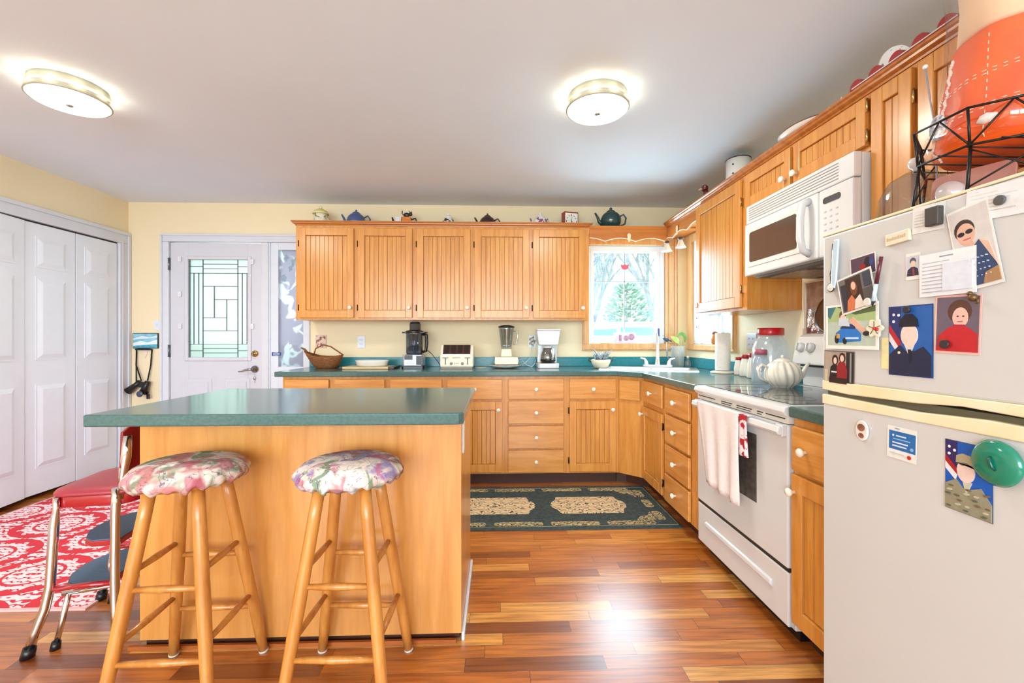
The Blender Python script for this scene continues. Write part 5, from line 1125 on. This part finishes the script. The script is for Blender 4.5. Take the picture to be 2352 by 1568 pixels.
P = thing('fridge_pen', 'pale blue pen clip magnet near the top left of the freezer door', 'pen', (.992, 1.241, 1.392), RW, rot=(0, R(4), RW))
MB().prism([(-.008, -.055), (.004, -.072), (.010, -.05), (.011, .070), (-.006, .070), (-.010, .04)], -.006, 0, 'y').build('body', M('pale_blue_plastic', (196, 222, 238), .2, coat=.5), P, bevel=.002)
MB().box(-.016, -.008, -.002, 0, -.03, .06).build('dark_edge', M('slate_plastic', (84, 90, 100), .4), P)
P = thing('round_timer', 'small round silver magnet dial hanging below the pale blue clip', 'magnet', (.9945, 1.259, 1.325), RW)
MB().lathe([(.012, 0), (.012, .005), (.009, .007), (1e-4, .0072)], axis='y', n=24).build('dial', M('dial_white', (226, 224, 216), .3), P)
MB().tube([(.0125*cos(a), -.003, .0125*sin(a)) for a in [i*2*pi/24 for i in range(24)]], .002, 6, closed=True).build('rim', HINGE, P); MB().tube([(0, -.003, .013), (-.004, -.003, .04), (.003, -.003, .06)], .0012, 5).build('cord', HINGE, P)
P = thing('pen_magnet', 'slim blue and maroon pen stuck at a slant right of the doorway snapshot', 'pen', (.986, 1.098, 1.315), rot=(0, R(12), RW))
MB().cyl((0, 0, 0), (0, 0, .07), .0045).build('barrel', M('maroon_pen', (96, 36, 52), .3), P); MB().cyl((0, 0, -.045), (0, 0, 0), .0045).build('grip', M('pale_blue_plastic', (196, 222, 238), .2), P); MB().cyl((0, 0, -.058), (0, 0, -.045), .001, .004).build('tip', BLACK, P)
P = thing('word_magnet', 'cream rectangular word magnet near the top of the freezer door', 'magnet', (.9985, 1.046, 1.423), RW, rot=(0, R(-3), RW))
MB().box(-.032, .032, -.008, 0, -.014, .014).build('plate', M('cream_magnet', (232, 222, 196), .4), P, bevel=.0015)
q = MB()
for i in range(10): q.box(-.026+i*.0052, -.0228+i*.0052, -.0088, -.008, -.003, .003 if i % 3 else .005)
q.build('lettering', M('tan_print', (196, 180, 150), .5), P)
P = thing('block_magnet', 'black block magnet near the top of the freezer door', 'magnet', (.9985, .953, 1.450), RW)
MB().box(-.015, .015, -.016, 0, -.021, .021).build('block', M('charcoal_magnet', (66, 60, 56), .5), P, bevel=.002)
faint = [(Q(.08, .5+.4*((i*3) % 4)/4, .80-.11*i, .82-.11*i), (214, 212, 212)) for i in range(6)]
card('memo_paper', 'pale memo sheet behind the block magnet on the freezer door', 'paper', .975, 1.452, .075, .062, faint, 3, (232, 231, 230), lift=.0)
card('memo_paper', 'pale memo sheet with handwriting at the top right of the freezer door', 'paper', .835, 1.447, .115, .066, faint, 4, (234, 234, 236), lift=.001)
disk('round_magnet', 'round grey magnet on the memo sheet with handwriting', 'magnet', .826, 1.446, .010, (86, 84, 84), lift=.003)
disk('oval_magnet', 'oval white souvenir magnet with a reddish picture on the lower door', 'magnet', 1.153, .922, .019, (232, 226, 216), sz=1.45)
P = [o for o in COL.objects if o.name.startswith('oval_magnet')][0]
MB().prism(E(0, .008, .012, .010), -.0068, -.006, 'y').prism(E(0, -.014, .009, .007), -.0068, -.006, 'y').build('picture', M('terracotta_print', (166, 104, 86), .5, c2=(120, 74, 60), scale=90), P)
card('info_card', 'white info card with a bright blue panel on the lower door', 'card', 1.041, .912, .078, .080, [
    (Q(.07, .97, .28, .86), (40, 110, 180)), (E(.22, .72, .035, .035), (226, 234, 244)), (Q(.32, .66, .70, .74), (220, 230, 244)), (Q(.22, .80, .60, .63), (150, 190, 226)), (Q(.20, .72, .48, .52), (220, 230, 244)), (Q(.20, .68, .38, .42), (220, 230, 244)), (E(.86, .40, .05, .05), (140, 180, 220)), (Q(.10, .6, .16, .18), (196, 190, 196)), (E(.78, .14, .06, .06), (190, 50, 50)), (Q(.3, .45, .93, .96), (150, 160, 190))], 1)
card('portrait_photo', 'portrait photo of a person in camouflage uniform and cap on a blue backdrop', 'photo', .889, .874, .093, .152, [
    (Q(.01, .99, .01, .99), (20, 92, 190)), (Q(.01, .28, .60, .99), (50, 40, 100)), ([(.01, .68), (.26, .50), (.28, .60), (.01, .78)], (176, 34, 36)), ([(.01, .58), (.24, .44), (.28, .52), (.01, .68)], (232, 232, 238)), (E(.10, .90, .03, .02), (240, 240, 250)), (E(.22, .86, .03, .02), (240, 240, 250)), (E(.10, .80, .03, .02), (240, 240, 250)),
    ([(.01, .01), (.01, .36), (.26, .46), (.40, .36), (.56, .36), (.78, .42), (.99, .24), (.99, .01)], (150, 146, 122)), ([(.40, .46), (.48, .26), (.60, .46)], (198, 196, 178)), (E(.47, .60, .19, .16), (236, 208, 200)),
    ([(.26, .70), (.27, .80), (.40, .84), (.60, .82), (.70, .76), (.70, .66), (.50, .72)], (176, 164, 134)), ([(.26, .70), (.50, .72), (.70, .66), (.60, .70), (.40, .67)], (104, 102, 84))]
    + [(E(.10+.19*((i*7) % 5)+.03*(i % 3), .05+.06*(i % 6), .055, .014, 7), [(96, 100, 78), (196, 186, 156), (120, 96, 74)][i % 3]) for i in range(18)], 0, (60, 80, 110))
P = thing('green_disc_magnet', 'large glossy green disc magnet with a finger grip on the lower door', 'magnet', (.994, .826, .926), RW)
MB().lathe([(.044, 0), (.046, .004), (.040, .011), (.02, .014), (1e-4, .0145)], axis='y', n=40, sy=1).build('disc', M('glossy_green', (10, 130, 104), .12, coat=.6), P)
MB().tube([(-.002, -.013, .012), (0, -.019, .006), (.004, -.019, -.006), (.006, -.013, -.012)], .003, 8).build('grip', M('deep_green', (8, 84, 70), .2), P)
P.location.x = .990
P.scale = (1, 1, 1)

# ------------------------------------------------------------------ on top of the refrigerator
WIRE = M('black_wire', (28, 24, 22), .35, metal=.4)
P = thing('wire_stand', 'black truss wire stand on top of the refrigerator holding the red bag', 'stand', (1.245, 1.005, 1.4915))
hx = [(.203*cos(a), .165*sin(a)) for a in [R(22.5)+i*pi/4 for i in range(8)]]
q = MB(); ZL, ZM, ZH = 0, .118, .20
ring = lambda z, k_=1: [(x*k_, y*k_, z) for x, y in hx]
q.tube(ring(ZM, .96), .003, 6, closed=True); q.tube(ring(ZH, 1.0), .003, 6, closed=True)
for i in range(8):
    a, b2 = hx[i], hx[(i+1) % 8]; mid = ((a[0]+b2[0])/2, (a[1]+b2[1])/2)
    q.tube([(a[0]*.96, a[1]*.96, ZM), (mid[0], mid[1], ZH)], .0022, 6); q.tube([(b2[0]*.96, b2[1]*.96, ZM), (mid[0], mid[1], ZH)], .0022, 6)
    q.tube([(a[0]*.96, a[1]*.96, ZM), (a[0], a[1], ZH)], .0028, 6)
q.build('truss_basket', WIRE, P)
for i in range(0, 8, 2):
    for dx in (0, 1):
        a = hx[(i+dx) % 8]
        MB().tube([(a[0]*.94, a[1]*.94, ZM), (a[0]*1.02, a[1]*1.02, .002)], .0036, 8).build('leg', WIRE, P)
    a, b2 = hx[i], hx[(i+1) % 8]
    MB().tube([(a[0]*.95, a[1]*.95, ZM-.01), (b2[0]*1.01, b2[1]*1.01, .02)], .002, 6).tube([(b2[0]*.95, b2[1]*.95, ZM-.01), (a[0]*1.01, a[1]*1.01, .02)], .002, 6).build('cross_brace', WIRE, P)
q = MB(); 
for y in (-.1, -.05, 0, .05, .1): q.tube([(-.19*math.sqrt(1-(y/.165)**2), y, ZM), (.19*math.sqrt(1-(y/.165)**2), y, ZM)], .002, 6)
q.build('floor_wires', WIRE, P)
P = thing('red_tote_bag', 'orange red stitched fabric bag in clear plastic sitting in the wire stand', 'bag', (1.255, 1.0, 1.4915+.1225))
OR = M('orange_red_cloth', (238, 98, 0), .6, c2=(226, 76, 0), scale=7, bump=.3)
def wr_(a, z): return 1+.03*sin(3*a+z*9)+.02*sin(7*a-z*14)
BP = [(.10, 0), (.145, .004), (.165, .03), (.160, .06), (.150, .11), (.140, .17), (.134, .22), (.126, .27), (.118, .285)]
MB().lathe(BP+[(.10, .288), (1e-4, .28)], n=56, sy=.85, fn=wr_).build('bag_body', OR, P)
ST_ = M('white_stitch', (246, 226, 200), .6); q = MB()
def surf(a, z):
    for (r0, z0), (r1, z1) in zip(BP, BP[1:]):
        if z0 <= z <= z1: r = r0+(r1-r0)*(z-z0)/(z1-z0); break
    r = (r+.0015)*wr_(a, z); return (r*cos(a), r*sin(a)*.85, z)
for z in (.085, .093, .165, .173):
    for i in range(46):
        a = 2*pi*i/46; q.tube([surf(a, z+.006*sin(2*a)), surf(a+.06, z+.006*sin(2*a+.1))], .0012, 4)
for a in (R(200), R(235), R(265)):
    for i in range(14): q.tube([surf(a, .02+i*.018), surf(a, .028+i*.018)], .0012, 4)
q.build('stitching', ST_, P)
q = MB(); rnd = random.Random(3)
for i in range(60):
    z = .005+.25*i/60; a = R(152)+.03*sin(i); p = surf(a, z); q.ball((p[0], p[1], p[2]), .0028+.0015*rnd.random(), 6)
q.build('beaded_edge', M('white_beads', (244, 226, 214), .25), P)
MB().lathe([(.02, 0), (.02, .004), (1e-4, .005)], (-.152, .050, .085), 16, axis='x', sy=1.6).build('label_charm', M('silver_charm', (224, 220, 224), .25, c2=(120, 110, 120), scale=90), P)
lf = MB()
for k_, (w2, z) in enumerate(((.001, .195), (.012, .205), (.016, .213), (.012, .222), (.002, .235))): pass
a0_ = R(236); lp = [surf(a0_+.18*t_, .20+.02*t_) for t_ in (0, .25, .5, .75, 1)]
MB().tube([(p[0]*1.02, p[1]*1.02, p[2]) for p in lp], [.0005, .004, .006, .004, .0005], 8).build('yellow_leaf', M('yellow_leaf', (236, 190, 50), .5), P)
MB().tube([surf(R(195)+.25*t_, .055+.01*t_) for t_ in (0, .3, .6, 1)], [.002, .012, .012, .002], 8).build('white_patch', M('white_patch', (240, 236, 234), .4), P)
MB().lathe([(.110, .288), (.118, .295), (.116, .38), (.122, .48), (.11, .60), (.03, .68)], n=40, sy=.85, fn=wr_).build('paper_lining', M('peach_tissue', (240, 206, 170), .7, var=.12, scale=5), P)
MB().lathe([(.17, .02), (.172, .06), (.158, .12), (.146, .22), (.138, .30), (.134, .42), (.122, .58)], n=40, sy=.87, fn=lambda a, z: 1+.04*sin(5*a+z*20)+.03*sin(11*a-z*30)).build('clear_plastic', glass_mat('clear_film', tint=(252, 250, 248), gloss=.12, rough=.08), P)
P = thing('skewer', 'thin metal skewer with a white bead leaning beside the red bag', 'skewer', (1.155, 1.12, 1.61))
MB().tube([(0, 0, 0), (-.005, .0, .15), (-.02, .012, .325)], .0022, 6).build('rod', MSIL, P); MB().ball((-.02, .012, .33), .006).build('bead', WHITE, P)
P.location = (1.157, 1.105, 1.565)
DGL = glass_mat('dome_glass', tint=(226, 230, 234), gloss=.18)
P = thing('glass_dome_lid', 'clear glass dome lid with white knob on the refrigerator top behind the stand', 'lid', (1.20, 1.205, 1.4915))
MB().lathe([(.088, .0), (.090, .03), (.084, .09), (.062, .135), (.03, .155), (.012, .158)], n=40).build('dome', DGL, P)
MB().tube([(.0895*cos(a), .0895*sin(a), .004) for a in [i*2*pi/40 for i in range(40)]], .003, 6, closed=True).build('rim', CHROME, P)
MB().lathe([(.008, .156), (.008, .166), (.016, .172), (.020, .184), (.016, .196), (1e-4, .200)], n=24).build('knob', WHITE, P)
P = thing('brown_glass_lid', 'tinted brown casserole lid leaning inside the wire stand', 'lid', (1.15, 1.02, 1.4925), rot=(R(-12), 0, RW+R(25)))
MB().prism(rrect(-.075, .075, 0, .10, .02), -.004, .004, 'y').build('lid', M('rosy_brown_glass', (176, 120, 108), .12, coat=.5), P, bevel=.002)
MB().lathe([(.026, 0), (.03, .006), (.024, .02), (1e-4, .026)], (-.035, -.004, .045), 24, axis='y').build('knob', M('clear_knob', (206, 190, 188), .1, coat=.5), P)

# ------------------------------------------------------------------ wall items on the left of the back wall
P = thing('seascape_picture', 'small framed turquoise seascape picture on the wall beside the entry door', 'picture', (-3.217, D-.0005, 1.157))
MB().box(-.113, .113, -.012, 0, -.070, .070).build('frame', BLACK, P)
q = MB(); q.box(-.107, .107, -.0135, -.012, -.064, .064, 0)
q.prism([(-.107, -.02), (-.04, .0), (.02, -.015), (.107, .012), (.107, -.03), (-.107, -.045)], -.0142, -.0135, 'y', 1); q.prism([(-.107, -.045), (.107, -.03), (.107, -.064), (-.107, -.064)], -.0143, -.0135, 'y', 2); q.prism([(-.107, .02), (-.03, .045), (.04, .03), (.107, .05), (.107, .03), (-.107, .01)], -.0142, -.0135, 'y', 3)
q.build('painting', [M('sea_sky', (150, 206, 226), .5, c2=(110, 180, 210), scale=20), M('sea_foam', (232, 240, 240), .5), M('deep_teal', (40, 140, 170), .5, c2=(90, 180, 200), scale=30), M('cloud_white', (226, 236, 240), .5)], P)
P = thing('light_switch', 'white light switch plate just left of the entry door casing', 'light switch', (-3.118, D-.0005, 1.302))
MB().box(-.028, .028, -.006, 0, -.046, .046).build('plate', VINYL, P, bevel=.002); MB().box(-.005, .005, -.014, -.005, -.012, .012).build('toggle', WHITE, P, bevel=.002)
P = thing('wall_hook', 'small pale wall hook plate under the seascape picture', 'hook', (-3.225, D-.0005, 1.05))
MB().prism([(0, -.055), (.022, 0), (.028, .035), (-.028, .035), (-.022, 0)], -.006, 0, 'y').build('plate', M('pale_peach_plastic', (240, 216, 200), .4), P, bevel=.002); MB().box(-.07, .07, -.03, -.006, .022, .03).build('bar', BLACK, P)
P = thing('binoculars', 'black binoculars hanging on a strap below the seascape picture', 'binoculars', (-3.225, D-.045, .735))
def barrel(a, b2, r0, r1, nm): return MB().tube([a, tuple((a[i]*2+b2[i])/3 for i in range(3)), b2], [r0, r0*1.02, r1], 16).build(nm, BLACK, P)
barrel((-.015, 0, .05), (-.115, -.005, -.035), .022, .034, 'barrel'); barrel((.055, 0, .055), (.02, -.01, -.055), .022, .036, 'barrel')
MB().box(-.02, .05, -.012, .012, .0, .05).build('bridge', BLACK, P, bevel=.005)
MB().lathe([(.028, 0), (.028, .003), (1e-4, .004)], (.02, -.045, -.055), 20, axis='y').build('lens', M('lens_dark', (70, 80, 100), .05), P)
SB_ = M('black_strap', (20, 20, 22), .7)
q = MB(); q.tube([(-.07, .03, .345), (-.072, .03, .20), (-.07, .028, .02)], .005, 6).tube([(-.068, .03, .33), (-.068, .025, .20), (-.01, .01, .06)], .006, 6).tube([(.068, .03, .34), (.062, .025, .20), (.045, .01, .06)], .006, 6).tube([(.05, 0, .03), (.058, 0, -.06)], .004, 6)
q.tube([(-.07, .02, .345), (0, .012, .350), (.068, .02, .345)], .005, 6)
q.build('strap', SB_, P)
MB().box(.045, .072, -.006, .006, -.105, -.062).build('buckle', BLACK, P, bevel=.003)

# ------------------------------------------------------------------ outdoors
P = struct(MB().box(-60, 60, 4.4, 90, -.16, -.06).box(2.1, 60, -20, 4.4, -.16, -.06).box(-60, 60, -40, -3.5, -.16, -.06).build('ground', M('pale_winter_grass', (190, 192, 170), .9, c2=(160, 166, 140), scale=.6)))
BK = M('bare_bark', (206, 200, 198), .9, c2=(176, 170, 172), scale=6)
def bare_tree(x, y, h, seed, label, depth=5):
    rnd = random.Random(seed); q = MB()
    def grow(p, d, l, r, k):
        q2 = p+d*l*.5+Vector((rnd.uniform(-.03, .03), rnd.uniform(-.03, .03), 0))*l; e = p+d*l
        q.tube([p, q2, e], [r, r*.85, r*.7], 5 if k < 3 else 4, caps=False)
        if k >= depth: return
        for i in range(3 if k < 4 else 2):
            a = rnd.uniform(0, 6.28); sp = rnd.uniform(.25, .6)
            nd = (d+Vector((cos(a)*sp, sin(a)*sp, rnd.uniform(-.05, .25)))).normalized()
            grow(p+d*l*rnd.uniform(.55, 1), nd, l*rnd.uniform(.6, .8), r*.62, k+1)
    P = thing('bare_tree', label, 'tree', (x, y, -.06), 0, 'bare trees outside')
    t = MB().tube([(0, 0, 0), (.02, 0, h*.15), (0, .02, h*.25)], [h*.02, h*.017, h*.015], 8).build('trunk', BK, P)
    for i in range(5):
        a = i*1.26+rnd.random(); grow(Vector((0, 0, h*(.18+.02*i))), Vector((cos(a)*.3, sin(a)*.3, 1)).normalized(), h*.2, h*.009, 1)
    q.build('branches', BK, P)
bare_tree(3.0, 14, 8, 1, 'bare multi branched tree behind the evergreen, seen on the left half of the sink window')
bare_tree(6.2, 17, 9, 2, 'bare tree on the right half of the sink window')
bare_tree(4.6, 22, 10, 5, 'distant bare tree in the middle of the sink window')
bare_tree(9.6, 18, 9, 8, 'bare tree seen through the side window')
bare_tree(6.6, 13, 8, 9, 'nearer bare tree seen through the side window beside the paper towel')
P = thing('evergreen_tree', 'small bushy evergreen seen through the sink window behind the white car', 'tree', (3.75, 12.5, -.06))
MB().cyl((0, 0, 0), (0, 0, 2.6), .08, .02).build('trunk', BK, P)
rnd = random.Random(11); q = MB()
for i in range(900):
    z = .2+2.6*rnd.random()**1.2; rr = (1.35*(1-z/3.0)+.12)*math.sqrt(rnd.random()); a = rnd.random()*6.28
    c_ = Vector((rr*cos(a), rr*sin(a), z)); d_ = Vector((cos(a), sin(a), rnd.uniform(-.1, .5)))*rnd.uniform(.12, .22); s_ = Vector((-sin(a), cos(a), 0))*.05
    q._add([c_-s_, c_+s_, c_+d_+Vector((0, 0, .03)), c_+d_*.5+Vector((0, 0, .07))], [(0, 1, 2), (1, 2, 3), (0, 2, 3), (0, 3, 1)])
q.build('needles', M('evergreen_needles', (170, 200, 180), .8, c2=(136, 172, 154), scale=5), P)['kind'] = 'stuff'
P = thing('parked_car', 'white parked car outside the sink window with only its roofline showing', 'car', (2.35, 7.6, -.06))
CP_ = M('car_white', (236, 242, 242), .2, coat=.6)
MB().prism([(-2.1, .30), (2.1, .30), (2.15, .75), (1.6, .92), (-2.0, .98), (-2.15, .7)], -.85, .85, 'y').build('body', CP_, P, bevel=.06, seg=3)
cab = [(-1.75, .95), (1.25, .92), (.55, 1.42), (.1, 1.52), (-.9, 1.50), (-1.35, 1.38)]
MB().prism(cab, -.70, .70, 'y').build('cabin', CP_, P, bevel=.05, seg=3)
MB().prism([(-1.5, 1.0), (-.45, 1.0), (-.45, 1.40), (-1.15, 1.36)], -.712, -.70, 'y').prism([(-.38, 1.0), (.95, 1.0), (.5, 1.34), (.1, 1.42), (-.38, 1.42)], -.712, -.70, 'y').build('side_window', M('car_glass', (150, 176, 180), .05, coat=.5), P)
for x in (-1.3, 1.35):
    for s_ in (-1, 1): MB().cyl((x, s_*.72, .32), (x, s_*.88, .32), .32, n=28).build('wheel', BLACK, P)
